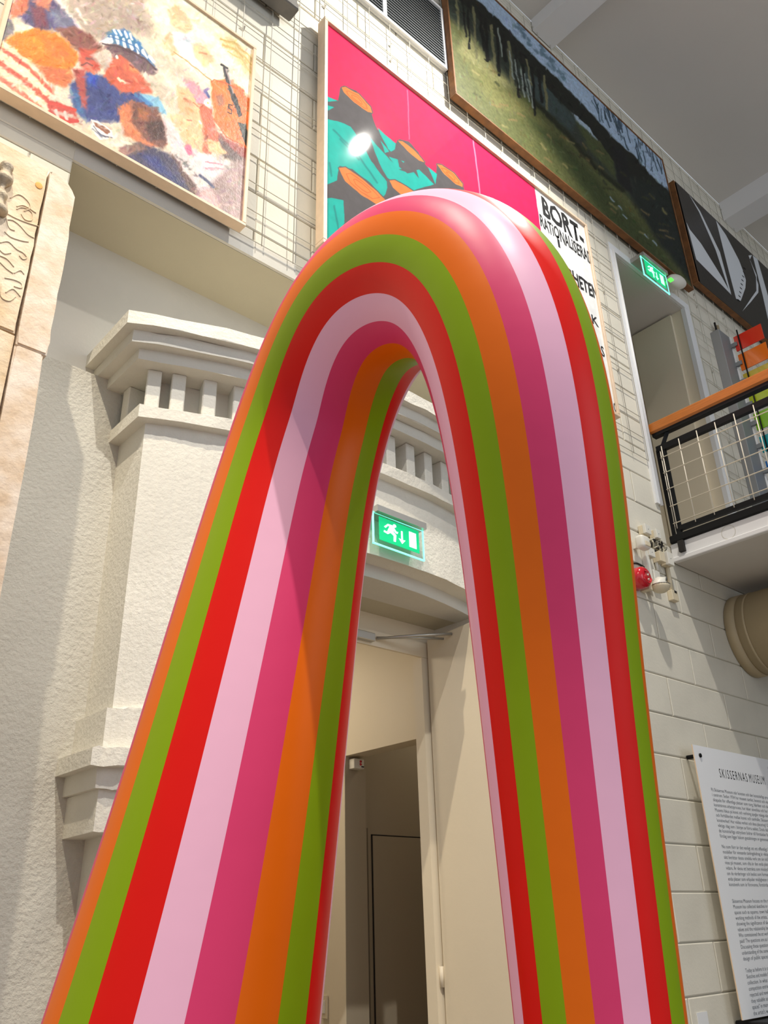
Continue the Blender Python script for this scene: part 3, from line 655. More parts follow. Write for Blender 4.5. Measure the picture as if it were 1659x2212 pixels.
# painting C: dark woodland landscape
pc = thing('woodland_painting', 'long dark woodland landscape with fallen trunk, thin brown frame, under the ceiling', 'painting')
YF = WALL - 0.075
cx0, cx1, cz0, cz1 = at_y(975, 100, YF)[0], at_y(1468, 495, YF)[0], at_y(1240, 412, YF)[2], at_y(1320, 237, YF)[2]
frame(pc, cx0, cx1, WALL - 0.075, WALL - 0.026, cz0, cz1, 0.014, M['brown_wood'], M['dark'])
DK = (30, 33, 27)
UP = [(940, -90), (985, -42), (1050, 18), (1100, 67), (1148, 118), (1196, 163), (1269, 237), (1329, 303), (1370, 337), (1417, 391), (1458, 424)]
marksC = [('p', UP + [(1520, 700), (1300, 600), (900, 100)], (52, 60, 50), 6),
 ('p', [(950, 20), (1010, 70), (1090, 180), (1160, 222), (1250, 320), (1330, 395), (1430, 500), (1530, 680), (1450, 640), (940, 190)], (92, 96, 56), 14),
 ('p', [(1005, 60), (1050, 120), (1120, 196), (1060, 180), (990, 110)], (140, 138, 92), 16), ('p', [(1000, 120), (1120, 215), (1200, 290), (1060, 225)], (112, 112, 66), 18),
 ('p', [(1130, 245), (1210, 300), (1330, 430), (1420, 520), (1480, 620), (1300, 460)], (66, 76, 42), 16),
 ('p', [(1120, 150), (1167, 168), (1211, 216), (1245, 262), (1235, 285), (1165, 225)], (62, 76, 74), 10),
 ('p', [(1229, 228), (1268, 264), (1320, 312), (1304, 320), (1282, 296), (1245, 262)], (172, 190, 206), 4),
 ('p', [(1245, 262), (1282, 296), (1325, 325), (1330, 385), (1270, 320)], (74, 82, 48), 8),
 ('l', [(1150, 215), (1230, 295), (1290, 365), (1345, 410)], (36, 40, 24), 6, 5),
 ('p', UP + [(1462, 455), (1400, 418), (1330, 352), (1268, 270), (1211, 220), (1167, 172), (1110, 118), (1030, 40), (940, -60)], (30, 33, 27), 2),
 ('p', [(1322, 310), (1352, 332), (1368, 425), (1334, 392)], (28, 30, 30), 4), ('p', [(1362, 380), (1450, 415), (1505, 625), (1420, 520), (1370, 440)], (32, 40, 36), 12)]
rr = random.Random(3)
for i in range(16):
    t = i / 15; x = 985 + t * 190; y = -20 + t * 185; marksC.append(('l', [(x, y), (x + rr.uniform(4, 12), y + 70 + rr.uniform(-20, 40))], (22, 24, 20) if i % 3 else (120, 118, 84), 2, rr.uniform(1.5, 4)))
for x, y in ((1076, 62), (1100, 110), (1112, 130), (1124, 150), (1133, 160), (1142, 172)): marksC.append(('l', [(x, y), (x + 10, y + 60)], (150, 160, 150), 2, 1.6))
for i in range(38):
    t = rr.random(); x = 1290 + t * 155; y = 230 + t * 150 + rr.uniform(-5, 40) - 10; ang = rr.uniform(-0.9, 0.9)
    marksC.append(('l', [(x, y), (x - 6 * math.sin(ang) - 8, y - 26 - rr.uniform(0, 18))], (52, 70, 84), 1.5, rr.uniform(0.5, 1.3)))
for i in range(30):
    t = rr.random(); x = 1110 + t * 110 + rr.uniform(-8, 8); y = 60 + t * 110 + rr.uniform(-14, 4); marksC.append(('l', [(x, y), (x + 5, y + 5)], (108, 134, 150), 4, 2.5))
for i in range(46):
    x = rr.uniform(1010, 1450); y = 200 + (x - 985) * 0.8 - rr.uniform(5, 120); marksC.append(('l', [(x, y), (x + rr.uniform(6, 20), y + rr.uniform(4, 14))], rr.choice([(140, 132, 86), (58, 62, 34), (90, 92, 50), (126, 108, 70)]), 4, 1.6))
for x, y in ((1318, 425), (1335, 445), (1345, 462), (1392, 505), (1410, 520)): marksC.append(('l', [(x, y), (x + 9, y + 10)], (150, 168, 176), 2, 1.4))
canvas('canvas', pc, cx0 + 0.013, cx1 - 0.002, WALL - 0.068, cz0 + 0.013, cz1 - 0.004, 620, 330, (176, 198, 222), marksC, 2.0, M['varnish'], 4200, 6, 1.6, 9, 1.4, 1.2)

# painting D: black and white abstract
pd = thing('black_panel_painting', 'black painted panel with sharp white shapes and a brown edge, far right', 'painting')
YF = WALL - 0.075
bx0, bx1, bz0, bz1 = at_y(1481, 497, YF)[0], 7.7, at_y(1520, 618, YF)[2], at_y(1452, 386, YF)[2]
frame(pd, bx0, bx1, WALL - 0.075, WALL - 0.026, bz0, bz1, 0.012, M['brown_wood'], M['dark'])
pdp = box('panel', mat('black_paint', (14, 13, 13), 0.35, 0.1, 20, 0.3, 5), bx0 + 0.03, bx1 - 0.002, WALL - 0.078, WALL - 0.05, bz0 + 0.004, bz1, pd)
WP = mat('white_panel_paint', (222, 226, 230), 0.5)
YD = WALL - 0.0785
def flat(name, pts, m, parent, y=YD, th=0.001):
    P_ = [at_y(u, v, y) for u, v in pts]; bm = bmesh.new(); prism_xz(bm, [(p[0], p[2]) for p in P_], y - th, y + 0.0005)
    return finish(bm, name, m, parent)
flat('white_shape', [(1483, 481), (1490, 496), (1514, 526), (1560, 600), (1580, 637), (1504, 560)], WP, pdp)
flat('white_shape', [(1489, 421), (1512, 456), (1555, 545), (1579, 634), (1575, 628), (1546, 540), (1510, 458)], WP, pdp)
flat('white_shape', [(1547, 477), (1568, 508), (1596, 562), (1604, 583), (1611, 605), (1610, 622), (1600, 650), (1590, 645), (1575, 588)], WP, pdp)
flat('white_shape', [(1617, 552), (1624, 551), (1620, 560)], WP, pdp)
flat('white_shape', [(1633, 600), (1638, 615), (1638, 632), (1622, 652), (1604, 672), (1624, 642), (1634, 628)], WP, pdp)
flat('white_shape', [(1626, 552), (1636, 560), (1659, 640), (1659, 690), (1648, 640)], WP, pdp)
flat('white_line', [(1620, 562), (1634, 594), (1635, 604), (1622, 566)], WP, pdp)
bm = bmesh.new()
for i in range(9):
    u0, v0 = 1594 + i * 1.6, 648 - i * 8.6; P0 = at_y(u0, v0, YD - 0.0015); box_bm(bm, P0[0], P0[0] + 0.035, YD - 0.003, YD - 0.0012, P0[2], P0[2] + 0.012)
finish(bm, 'small_lettering', M['ink'], pdp, kind='stuff')

# ------------------------------------------------------------------ louvred vent
vent = thing('louvre_vent', 'white framed double louvre vent high on the wall above the magenta painting', 'vent')
for vx0, vx1 in ((1.69, 2.175), (2.205, 2.69)):
    box('vent_recess', M['dark'], vx0, vx1, WALL - 0.012, WALL - 0.004, 6.372, 6.925, vent)
    for i in range(21):
        z = 6.378 + i * 0.0262
        bm = bmesh.new(); v = [bm.verts.new(p) for x in (vx0, vx1) for p in ((x, WALL - 0.030, z), (x, WALL - 0.012, z + 0.013), (x, WALL - 0.012, z + 0.017), (x, WALL - 0.030, z + 0.005))]
        for q in ((0, 1, 2, 3), (4, 5, 6, 7), (0, 1, 5, 4), (1, 2, 6, 5), (2, 3, 7, 6), (3, 0, 4, 7)): bm.faces.new([v[a] for a in q])
        finish(bm, 'slat', M['grey_steel'], vent)
for q in ((1.67, 1.69, 6.35, 6.94), (2.175, 2.205, 6.37, 6.925), (2.69, 2.71, 6.35, 6.94), (1.69, 2.69, 6.35, 6.372), (1.69, 2.69, 6.925, 6.945)):
    box('vent_frame', M['white'], q[0], q[1], WALL - 0.034, WALL - 0.002, q[2], q[3], vent)
# ------------------------------------------------------------------ dark stone relief at the top
rel = thing('stone_relief', 'dark grey carved stone relief hung at the top edge above the party painting', 'relief')
box('slab', M['dark_stone'], 0.95, 1.525, WALL - 0.10, WALL - 0.03, 5.66, 6.5, rel, 0.006)
box('slab_rail', M['dark_stone'], 0.95, 1.50, WALL - 0.03, WALL - 0.0215, 5.69, 5.73, rel)
bm = bmesh.new()
for i in range(7):
    cx_, cz_ = 1.0 + (i % 3) * 0.19, 5.80 + (i // 3) * 0.2
    pts = [(cx_ + (0.07 - 0.006 * k) * math.cos(k * 0.7), WALL - 0.103, cz_ + (0.07 - 0.006 * k) * math.sin(k * 0.7)) for k in range(11)]
    tube_bm(bm, pts, 0.007, 6)
finish(bm, 'scroll_carving', M['dark_stone'], rel, True)
box('lower_moulding', M['dark_stone'], 0.95, 1.525, WALL - 0.115, WALL - 0.03, 5.655, 5.70, rel, 0.006)

# ------------------------------------------------------------------ pale carved stone slabs on the left
slab = thing('carved_stone_slab', 'pale carved gravestone slab with plain border, mounted left of the portal recess', 'slab')
SY0, SY1 = WALL - 0.10, WALL - 0.012
# corners measured on the face plane
sx = at_y(165, 420, SY0)[0]; xj = at_y(60, 600, SY0)[0]; zt = at_y(120, 375, SY0)[2]; zj = at_y(60, 752, SY0)[2]
def irregular(name, m, x0, x1, z0, z1, cut=0.0, y0=SY0):
    bm = bmesh.new(); pts = []
    n = 14
    for i in range(n): pts.append((x0 + 0.0015, z0 + (z1 - z0) * i / n))
    for i in range(8): pts.append((x0 + (x1 - cut - x0) * i / 8, z1))
    if cut: pts += [(x1 - cut, z1), (x1 - cut * 0.35, z1 - cut * 0.75)]
    for i in range(n): pts.append((x1 + random.uniform(-0.004, 0.002), z1 - (cut * 1.3 if cut else 0) + (z0 - z1 + (cut * 1.3 if cut else 0)) * i / n))
    pts.append((x1, z0))
    prism_xz(bm, pts, y0, SY1)
    bmesh.ops.bevel(bm, geom=[e for e in bm.edges if all(abs(v.co.y - y0) < 1e-5 for v in e.verts)], offset=0.005, segments=2, affect='EDGES')
    return finish(bm, name, m, slab)
irregular('border_stone', M['stone2'], xj + 0.003, sx, zj + 0.002, zt, 0.04)
irregular('border_stone', M['stone2'], xj + 0.003, sx - 0.006, 0.25, zj - 0.004)
irregular('field_stone', M['stone'], -0.05, xj - 0.003, zj + 0.035, zt + 0.01)
irregular('field_stone', M['stone'], -0.05, xj - 0.003, 0.25, zj + 0.028)
# shallow carving: leaf scrolls and banners
bm = bmesh.new(); rs = random.Random(11)
def px_tube(pts, r):
    P_ = [at_y(u, v, SY0 - 0.001) for u, v in pts]; tube_bm(bm, [tuple(p) for p in P_], r, 6)
def spl(pts, n=6):
    out = []; q = [pts[0]] + list(pts) + [pts[-1]]
    for i in range(1, len(q) - 2):
        for k in range(n):
            t = k / n; a, b, c, d = [np.array(q[i + j], float) for j in (-1, 0, 1, 2)]
            out.append(tuple(0.5 * (2 * b + (c - a) * t + (2 * a - 5 * b + 4 * c - d) * t * t + (3 * b - a - 3 * c + d) * t ** 3)))
    out.append(tuple(pts[-1])); return out
for c in ([(22, 428), (40, 420), (58, 432), (66, 448), (52, 456)], [(36, 452), (46, 448), (60, 452), (70, 462), (68, 476), (54, 474), (46, 462)], [(8, 456), (28, 468), (56, 480), (84, 489)],
          [(14, 474), (28, 476), (44, 488), (60, 506), (74, 514)], [(10, 500), (24, 512), (48, 520), (62, 522)], [(0, 524), (18, 522), (36, 538), (54, 548), (58, 556)], [(40, 540), (50, 546), (58, 556), (50, 560), (42, 552)],
          [(0, 552), (16, 560), (30, 576)], [(0, 566), (14, 580), (28, 590)], [(10, 600), (30, 604), (46, 612), (46, 622), (30, 618)], [(4, 610), (2, 640), (20, 650), (34, 640)], [(12, 632), (28, 624), (44, 640)],
          [(36, 446), (52, 444), (78, 460)], [(14, 472), (20, 492), (32, 498)], [(0, 540), (10, 548), (24, 546)], [(30, 590), (44, 584), (52, 592)]):
    px_tube(spl(c), 0.0017)
finish(bm, 'carved_lines', M['stone'], slab, True)
bm = bmesh.new(); Pc = at_y(84, 401, SY0)
bmesh.ops.create_uvsphere(bm, u_segments=16, v_segments=8, radius=1.0)
for v in bm.verts: v.co = Vector((Pc[0] + v.co.x * 0.012, SY0 - 0.0008 + v.co.y * 0.0015, Pc[2] + v.co.z * 0.014))
finish(bm, 'rust_stain', M['rust'], slab, True)
# turned figure carved in high relief at the left edge
bm = bmesh.new(); prof = []
z0f, z1f = at_y(2, 470, SY0)[2], at_y(12, 358, SY0)[2]; xf = at_y(4, 420, SY0 - 0.03)[0]
nP = 30
rings = []
for i in range(nP + 1):
    t = i / nP; z = z0f + (z1f - z0f) * t
    r = 0.020 + 0.007 * math.sin(t * 21) + 0.006 * math.sin(t * 8 + 1) - 0.016 * max(0, t - 0.75) * 3
    rings.append((z, max(r, 0.004)))
tube_bm(bm, [(xf, SY0 - 0.008, z) for z, r in rings], [r for z, r in rings], 14)
finish(bm, 'turned_figure', M['silver'], slab, True)

# ------------------------------------------------------------------ exit signs
def exit_sign(label, P00, ux, uz, nrm, w, h, back):
    """P00: top left corner of the plate, ux/uz unit axes along width and down, nrm towards the viewer"""
    t = thing('exit_sign', label, 'sign')
    P00, ux, uz, nrm = Vector(P00), Vector(ux).normalized(), Vector(uz).normalized(), Vector(nrm).normalized()
    def slab_(name, m, a0, a1, b0, b1, c0, c1, par=t):
        bm = bmesh.new(); box_bm(bm, a0, a1, c0, c1, b0, b1)
        for v in bm.verts: v.co = P00 + ux * v.co.x + uz * v.co.z + nrm * v.co.y
        return finish(bm, name, m, par)
    def poly_(name, m, pts, c0, c1, par=t):
        bm = bmesh.new(); prism_xz(bm, pts, c0, c1)
        for v in bm.verts: v.co = P00 + ux * v.co.x + uz * v.co.z + nrm * v.co.y
        return finish(bm, name, m, par)
    e = 0.004 * h / 0.125
    slab_('housing', M['steel'], 0.02 * w, 0.99 * w, -0.17 * h, 0.03 * h, -back, 0.028)
    slab_('acrylic_plate', M['clear'], e, w - e, e, h - e, 0.0, 0.006)
    for q in ((0, w, 0, e), (0, w, h - e, h), (0, e, 0, h), (w - e, w, 0, h)): slab_('lit_edge', M['acrylic_edge'], q[0], q[1], q[2], q[3], 0.0, 0.007)
    slab_('green_field', M['exit_green'], 0.11 * w, 0.89 * w, 0.10 * h, 0.83 * h, 0.0065, 0.009)
    def F(u, v): return (0.11 * w + u * 0.78 * w, 0.10 * h + v * 0.73 * h)
    c1, c2 = 0.009, 0.0105
    poly_('door_symbol', M['exit_white'], [F(.74, .18), F(.92, .18), F(.92, .86), F(.74, .86)], c1, c2)
    poly_('arrow_symbol', M['exit_white'], [F(.535, .30), F(.575, .30), F(.575, .68), F(.64, .66), F(.555, .86), F(.47, .66), F(.535, .68)], c1, c2)
    hd = [F(.375 + .042 * math.cos(a), .185 + .075 * math.sin(a)) for a in np.linspace(0, 6.283, 13)[:-1]]
    poly_('running_figure', M['exit_white'], hd, c1, c2)
    poly_('running_figure', M['exit_white'], [F(.20, .21), F(.31, .20), F(.37, .28), F(.34, .47), F(.41, .58), F(.39, .88), F(.34, .88), F(.345, .64), F(.27, .56), F(.20, .66), F(.10, .62), F(.11, .54), F(.18, .57), F(.245, .30), F(.21, .29), F(.15, .42), F(.11, .38)], c1 + .0002, c2 + .0002)
    poly_('running_figure', M['exit_white'], [F(.36, .30), F(.42, .42), F(.46, .40), F(.44, .50), F(.39, .49), F(.33, .38)], c1 + .0004, c2 + .0004)
    return t
ya = front_y(1.97, 0.15) - 0.045
p00 = at_y(803, 1105, ya); p10 = at_y(912, 1147, ya - 0.004); p01 = at_y(800, 1172, ya)
exit_sign('green running man exit sign on the portal, seen through the arch', p00, (p10 - p00), (0, 0, -1), (0, -1, 0), np.linalg.norm(p10 - p00), abs(p00[2] - p01[2]), 0.044)
yb_ = WALL - 0.10
p00 = at_y(1382, 553, yb_); p10 = at_y(1436, 594, yb_); p01 = at_y(1386, 590, yb_)
exit_sign('small green exit sign beside the gallery doorway, below the woodland painting', p00, (1, 0, 0), (0, 0, -1), (0, -1, 0), p10[0] - p00[0], p00[2] - p01[2], 0.095)
# light and sensor next to the gallery exit sign
em = thing('emergency_light', 'white oval sensor with green led above the gallery doorway', 'sensor')
box('mount', M['plastic'], at_y(1461, 610, WALL - 0.085)[0] - 0.04, at_y(1461, 610, WALL - 0.085)[0] + 0.04, WALL - 0.06, WALL - 0.004, at_y(1461, 610, WALL - 0.085)[2] - 0.03, at_y(1461, 610, WALL - 0.085)[2] + 0.02, em)
bm = bmesh.new(); bmesh.ops.create_uvsphere(bm, u_segments=20, v_segments=12, radius=1)
Pe = at_y(1461, 610, WALL - 0.085)
for v in bm.verts:
    s_ = 1 - 0.35 * max(0, v.co.x); v.co = Vector((Pe[0] + v.co.x * 0.125, Pe[1] + v.co.y * 0.055, Pe[2] + v.co.z * 0.062 * s_ + v.co.x * 0.03))
shl = finish(bm, 'shell', M['plastic'], em, True)
Pl = at_y(1450, 604, WALL - 0.135); box('led', mat('green_led', (90, 255, 90), 0.3, emit=(90, 255, 80), estr=1.5), Pl[0] - 0.018, Pl[0] + 0.018, Pl[1] - 0.01, Pl[1] + 0.02, Pl[2] - 0.005, Pl[2] + 0.006, shl)

# ------------------------------------------------------------------ gallery doorway recess
gd = struct(thing('door_3', '', '')); del gd['label']; del gd['category']
box('recess_ceiling', M['ceiling'], DX0 - 0.05, DX1 + 0.1, WALL + 0.01, 4.6, DZ1 - 0.004, DZ1 + 0.05, gd)
box('recess_side', M['cream'], DX1 - 0.004, DX1 + 0.1, WALL + 0.0185, 4.6, DZ0, DZ1, gd)
box('recess_side', M['cream'], DX0 - 0.1, DX0 + 0.004, WALL + 0.02, 4.6, DZ0, DZ1, gd)
box('recess_back', M['cream'], DX0 - 0.1, DX1 + 0.1, 4.6, 4.7, DZ0, DZ1, gd)
box('recess_floor', M['floor'], DX0, DX1, WALL + 0.012, 4.6, DZ0 - 0.1, DZ0 + 0.004, gd)
box('casing', M['white'], DX0 - 0.055, DX0 - 0.006, WALL - 0.016, WALL + 0.004, 3.86, DZ1 - 0.001, gd)
box('casing', M['white'], DX1 - 0.010, DX1 + 0.07, WALL - 0.016, WALL + 0.018, DZ0 + 0.006, DZ1 - 0.001, gd)
box('casing', M['white'], DX0 - 0.055, DX1 + 0.07, WALL - 0.017, WALL + 0.005, DZ1 - 0.0008, DZ1 + 0.06, gd)
tube('edge_strip', M['white'], [(DX0 - 0.012, WALL - 0.02, 3.85), (DX0 - 0.012, WALL - 0.02, DZ1)], 0.010, gd)
box('door_leaf', M['cream'], DX1 - 0.035, DX1 - 0.005, 2.40, 2.75, DZ0 + 0.01, DZ1 - 0.02, gd)
box('closer_body', M['black'], DX1 - 0.22, DX1 - 0.10, 2.98, 3.02, DZ1 - 0.09, DZ1 - 0.05, gd)
tube('closer_arm', M['grey_steel'], [(DX1 - 0.16, 3.0, DZ1 - 0.05), (DX1 - 0.55, 3.2, DZ1 - 0.03)], 0.006, gd)

# ------------------------------------------------------------------ gallery deck and railing
RX = 4.43
deck = thing('gallery_deck', 'pale concrete gallery deck projecting from the block wall under the railing', 'balcony')
box('deck_slab', M['beam'], 4.41, 10.7, -6, WALL - 0.006, 3.505, 3.60, deck)
box('deck_edge', M['beam'], 4.395, 4.43, -6, WALL - 0.01, 3.482, 3.512, deck, 0.004)
box('deck_underside', M['ceiling'], 4.43, 10.7, -6, WALL - 0.008, 3.484, 3.506, deck)
bm = bmesh.new(); n = 28
for i in range(n):
    a0, a1_ = 2 * math.pi * i / n, 2 * math.pi * (i + 1) / n
    q = [bm.verts.new((4.4085, 1.93 + r * math.cos(a), 3.555 + r * math.sin(a))) for r, a in ((0.040, a0), (0.040, a1_), (0.042, a1_), (0.042, a0))]
    bm.faces.new(q)
finish(bm, 'core_plug', M['soffit'], deck)
rail = thing('gallery_railing', 'black steel gallery railing with orange wooden handrail and cream wire mesh', 'railing')
Y0, Y1 = -4.0, 2.27
bm = bmesh.new(); box_bm(bm, RX - 0.034, RX + 0.034, Y0, 2.292, 4.368, 4.445, 0.012); finish(bm, 'handrail', M['rail_wood'], rail)
box('handrail_strap', M['black'], RX - 0.022, RX + 0.022, Y0, 2.275, 4.345, 4.368, rail)
box('top_rail', M['black'], RX - 0.016, RX + 0.016, Y0, Y1, 4.235, 4.275, rail)
box('bottom_rail', M['black'], RX - 0.014, RX + 0.014, Y0, Y1, 3.676, 3.706, rail)
box('base_plate', M['black'], RX - 0.034, RX + 0.034, Y0, 2.288, 3.6022, 3.652, rail, 0.006)
for yy in (2.262, 2.228, 0.6, -1.0, -2.6):
    box('post', M['black'], RX - 0.013, RX + 0.013, yy - 0.0125, yy + 0.0125, 3.645, 4.25, rail)
for yy in (2.215, 0.6, -1.0, -2.6):
    bm = bmesh.new(); tube_bm(bm, [(RX, yy + 0.02, 4.26), (RX, yy - 0.04, 4.36)], 0.018, 4); finish(bm, 'bracket', M['black'], rail)
for k in range(40):
    yy = 2.2435 - 0.012 - k * 0.1215 + 0.0
    if yy < Y0: break
    tube('mesh_wire', M['mesh_wire'], [(RX - 0.016, yy, 3.69), (RX - 0.016, yy, 4.262)], 0.0032, rail, 6)
tube('mesh_wire', M['mesh_wire'], [(RX - 0.012, 2.246, 3.66), (RX - 0.012, 2.246, 4.262)], 0.003, rail, 6)
for z in (3.752, 3.868, 3.985, 4.100, 4.208):
    tube('mesh_wire', M['mesh_wire'], [(RX - 0.019, 2.25, z - 0.025), (RX - 0.019, Y0, z - 0.025)], 0.0032, rail, 6)
box('fixing_bolt', M['dark'], RX - 0.045, RX - 0.0225, 2.20, 2.235, 3.53, 3.600, deck)

# ------------------------------------------------------------------ coloured acrylic sculpture on the gallery
gs = thing('acrylic_panel_sculpture', 'tall grey post carrying coloured translucent panels, standing behind the gallery railing', 'sculpture')
PXx = 5.053
box('post', M['grey_steel'], 4.905, PXx, 1.90, 1.965, 3.60, 5.235, gs, 0.003)
box('post_edge', M['white'], PXx, PXx + 0.02, 1.895, 1.965, 3.60, 5.235, gs)
def acrylic(nm, c, sec):
    m = mat(nm, c, 0.12, emit=None, trans=0.0, alpha=0.92, coat=0.4); return m
pz = [(5.214, 5.092, (214, 40, 20), 'red'), (5.061, 4.930, (226, 110, 10), 'orange'), (4.90, 4.803, (188, 168, 40), 'ochre'), (4.718, 4.610, (170, 190, 20), 'yellow_green'), (4.58, 4.454, (120, 180, 20), 'lime'), (4.402, 4.285, (0, 150, 160), 'teal'), (4.22, 4.10, (0, 100, 180), 'blue'), (4.06, 3.94, (40, 60, 150), 'indigo')]
for a, b, c, nm in pz:
    o = box('colour_panel', acrylic('acrylic_' + nm, c, 0), PXx - 0.004, PXx + 0.004, 1.675, 1.873, b, a, gs, 0.001); o['label'] = nm.replace('_', ' ') + ' translucent panel'
for a, b, c, nm in pz:
    box('clip', M['grey_steel'], PXx - 0.012, PXx + 0.012, 1.855, 1.90, (a + b) / 2 - 0.018, (a + b) / 2 + 0.012, gs)
tube('cord', M['black'], [(PXx - 0.012, 1.835, 5.25), (PXx - 0.012, 1.835, 3.7)], 0.005, gs)
cd = thing('wall_conduit', 'pale metal conduit with dark cable running up the wall behind the gallery', 'pipe')
tube('pipe', M['duct'], [(5.845, WALL - 0.028, 3.62), (5.845, WALL - 0.028, 5.96)], 0.016, cd)
tube('cable', M['dark'], [(5.815, WALL - 0.028, 3.62), (5.815, WALL - 0.028, 5.98)], 0.008, cd)

# ------------------------------------------------------------------ duct under the gallery
du = thing('ventilation_duct', 'large beige round ventilation duct leaving the wall under the gallery deck', 'duct')
rD = 0.255; cxD, czD = 5.155, 3.17
def ring(name, y0, y1, r):
    bm = bmesh.new(); tube_bm(bm, [(cxD, y0, czD), (cxD, y1, czD)], r, 40); o = finish(bm, name, M['duct'], du, True)
    for p_ in o.data.polygons:
        if len(p_.vertices) > 4: p_.use_smooth = False
ring('duct_collar', WALL - 0.07, WALL - 0.004, rD + 0.006)
ring('duct_pipe', 0.2, WALL - 0.06, rD)
ring('duct_seam', WALL - 0.13, WALL - 0.115, rD + 0.003)
hg = thing('duct_hanger', 'thin bent steel hanger rod under the gallery deck above the duct', 'hanger')
a_ = at_y(1659, 1272, 2.26); b_ = at_y(1627, 1285, 2.27); c_ = at_y(1655, 1298, 2.26)
tube('rod', M['steel'], [tuple(a_), tuple(b_), tuple(c_)], 0.004, hg)
tube('rod_eye', M['dark'], [(b_[0], b_[1], b_[2] - 0.01), (b_[0], b_[1], b_[2] + 0.012)], 0.009, hg)

# ------------------------------------------------------------------ electrics on the wall
def rect_px(u0, v0, u1, v1, y):
    a = at_y(u0, v0, y); b = at_y(u1, v1, y); return a[0], b[0], b[2], a[2]
def wall_box(name, label, cat, x0, x1, z0, z1, d, m='plastic', group=None, screw=True):
    t = thing(name, label, cat, group)
    box('body', M['cream_plastic'], x0, x1, WALL - d * 0.6, WALL - 0.001, z0, z1, t, 0.002)
    box('lid', M[m], x0 - 0.001, x1 + 0.001, WALL - d, WALL - d * 0.6, z0 - 0.001, z1 + 0.001, t, 0.002)
    if screw: tube('screw', M['grey_steel'], [((x0 + x1) / 2, WALL - d - 0.001, (z0 + z1) / 2), ((x0 + x1) / 2, WALL - d + 0.002, (z0 + z1) / 2)], 0.003, t)
    return t
YB = WALL - 0.05
def from_px(pts, y):   # bounding box on plane y of corner pixels
    P_ = [at_y(u, v, y) for u, v in pts]; return min(p[0] for p in P_), max(p[0] for p in P_), min(p[2] for p in P_), max(p[2] for p in P_)
g_ = 'junction boxes beside the gallery edge'
wall_box('junction_box', 'white junction box at the top left of the wall cluster, above the motion sensor', 'box', *from_px([(1393, 1131), (1408, 1155)], YB), 0.05, group=g_)
wall_box('junction_box', 'white junction box at the top right of the wall cluster, above the cable coil', 'box', *from_px([(1417, 1142), (1429, 1164)], YB), 0.05, group=g_)
wall_box('junction_box', 'small white junction box in the middle of the cluster, right of the motion sensor', 'box', *from_px([(1404, 1180), (1420, 1203)], YB), 0.04, group=g_)
wall_box('junction_box', 'cream junction box below the cable coil, left of the larger white one', 'box', *from_px([(1424, 1189), (1439, 1215)], YB), 0.05, 'cream_plastic', group=g_, screw=False)
wall_box('junction_box', 'larger white junction box at the right of the cluster, nearest the deck corner', 'box', *from_px([(1439, 1191), (1456, 1223)], YB), 0.055, group=g_)
ms = thing('motion_sensor', 'white rounded motion sensor head at the left of the wall cluster', 'sensor')
q = from_px([(1382, 1158), (1403, 1184)], WALL - 0.07); q = (q[0], q[1], at_y(1392, 1184, WALL - .07)[2], at_y(1392, 1158, WALL - .07)[2])
bm = bmesh.new(); box_bm(bm, q[0], q[1], WALL - 0.085, WALL - 0.03, q[2], q[3]); bmesh.ops.bevel(bm, geom=list(bm.edges), offset=0.018, segments=4, affect='EDGES', profile=0.5); finish(bm, 'head', M['plastic'], ms, True)
box('lens', M['cream_plastic'], q[0] + 0.02, q[1] - 0.014, WALL - 0.089, WALL - 0.08, q[2] + 0.012, q[2] + 0.04, ms, 0.002)
box('arm', M['plastic'], (q[0] + q[1]) / 2 - 0.012, (q[0] + q[1]) / 2 + 0.012, WALL - 0.035, WALL - 0.001, q[2] + 0.02, q[3] - 0.02, ms)
co = thing('cable_coil', 'bundle of looped grey cables tucked between the junction boxes', 'cables')
rc = random.Random(5)
q = from_px([(1404, 1162), (1438, 1190)], WALL - 0.03)
for i in range(9):
    cx_ = rc.uniform(q[0] + .03, q[1] - .03); cz_ = rc.uniform(q[2] + .02, q[3] - .02); r1, r2 = rc.uniform(.03, .07), rc.uniform(.02, .05); ph = rc.uniform(0, 3)
    pts = [(cx_ + r1 * math.cos(t) * math.cos(ph) - r2 * math.sin(t) * math.sin(ph), WALL - 0.018 - 0.012 * math.sin(3 * t + i), cz_ + r1 * math.cos(t) * math.sin(ph) * .7 + r2 * math.sin(t) * math.cos(ph)) for t in np.linspace(0, 6.28, 22)]
    tube('cable', M['soffit'] if i % 3 else M['dark'], pts, 0.005, co, 6)
al = thing('alarm_sounder', 'round red fire alarm sounder on the wall right of the arch', 'alarm')
Pa = at_y(1383, 1249, WALL - 0.04); rA = 0.062
bm = bmesh.new(); tube_bm(bm, [(Pa[0], WALL - 0.001, Pa[2]), (Pa[0], WALL - 0.045, Pa[2]), (Pa[0], WALL - 0.07, Pa[2]), (Pa[0], WALL - 0.082, Pa[2])], [rA, rA, rA * 0.93, rA * 0.70], 36); finish(bm, 'body', M['red_plastic'], al, True)
bm = bmesh.new(); tube_bm(bm, [(Pa[0] + 0.040 * math.cos(t), WALL - 0.082, Pa[2] + 0.040 * math.sin(t)) for t in np.linspace(3.6, 6.1, 14)], 0.006, 8); finish(bm, 'ridge', M['red_plastic'], al, True)
box('slot', M['red_plastic'], Pa[0] - 0.02, Pa[0] + 0.02, WALL - 0.087, WALL - 0.078, Pa[2] + 0.024, Pa[2] + 0.029, al)
for dz in (0.008, -0.018): tube('led', M['plastic'], [(Pa[0] + 0.008, WALL - 0.088, Pa[2] + dz), (Pa[0] + 0.008, WALL - 0.08, Pa[2] + dz)], 0.005, al)
cb = thing('alarm_cable', 'black cable curving across the wall above the red alarm sounder', 'cable')
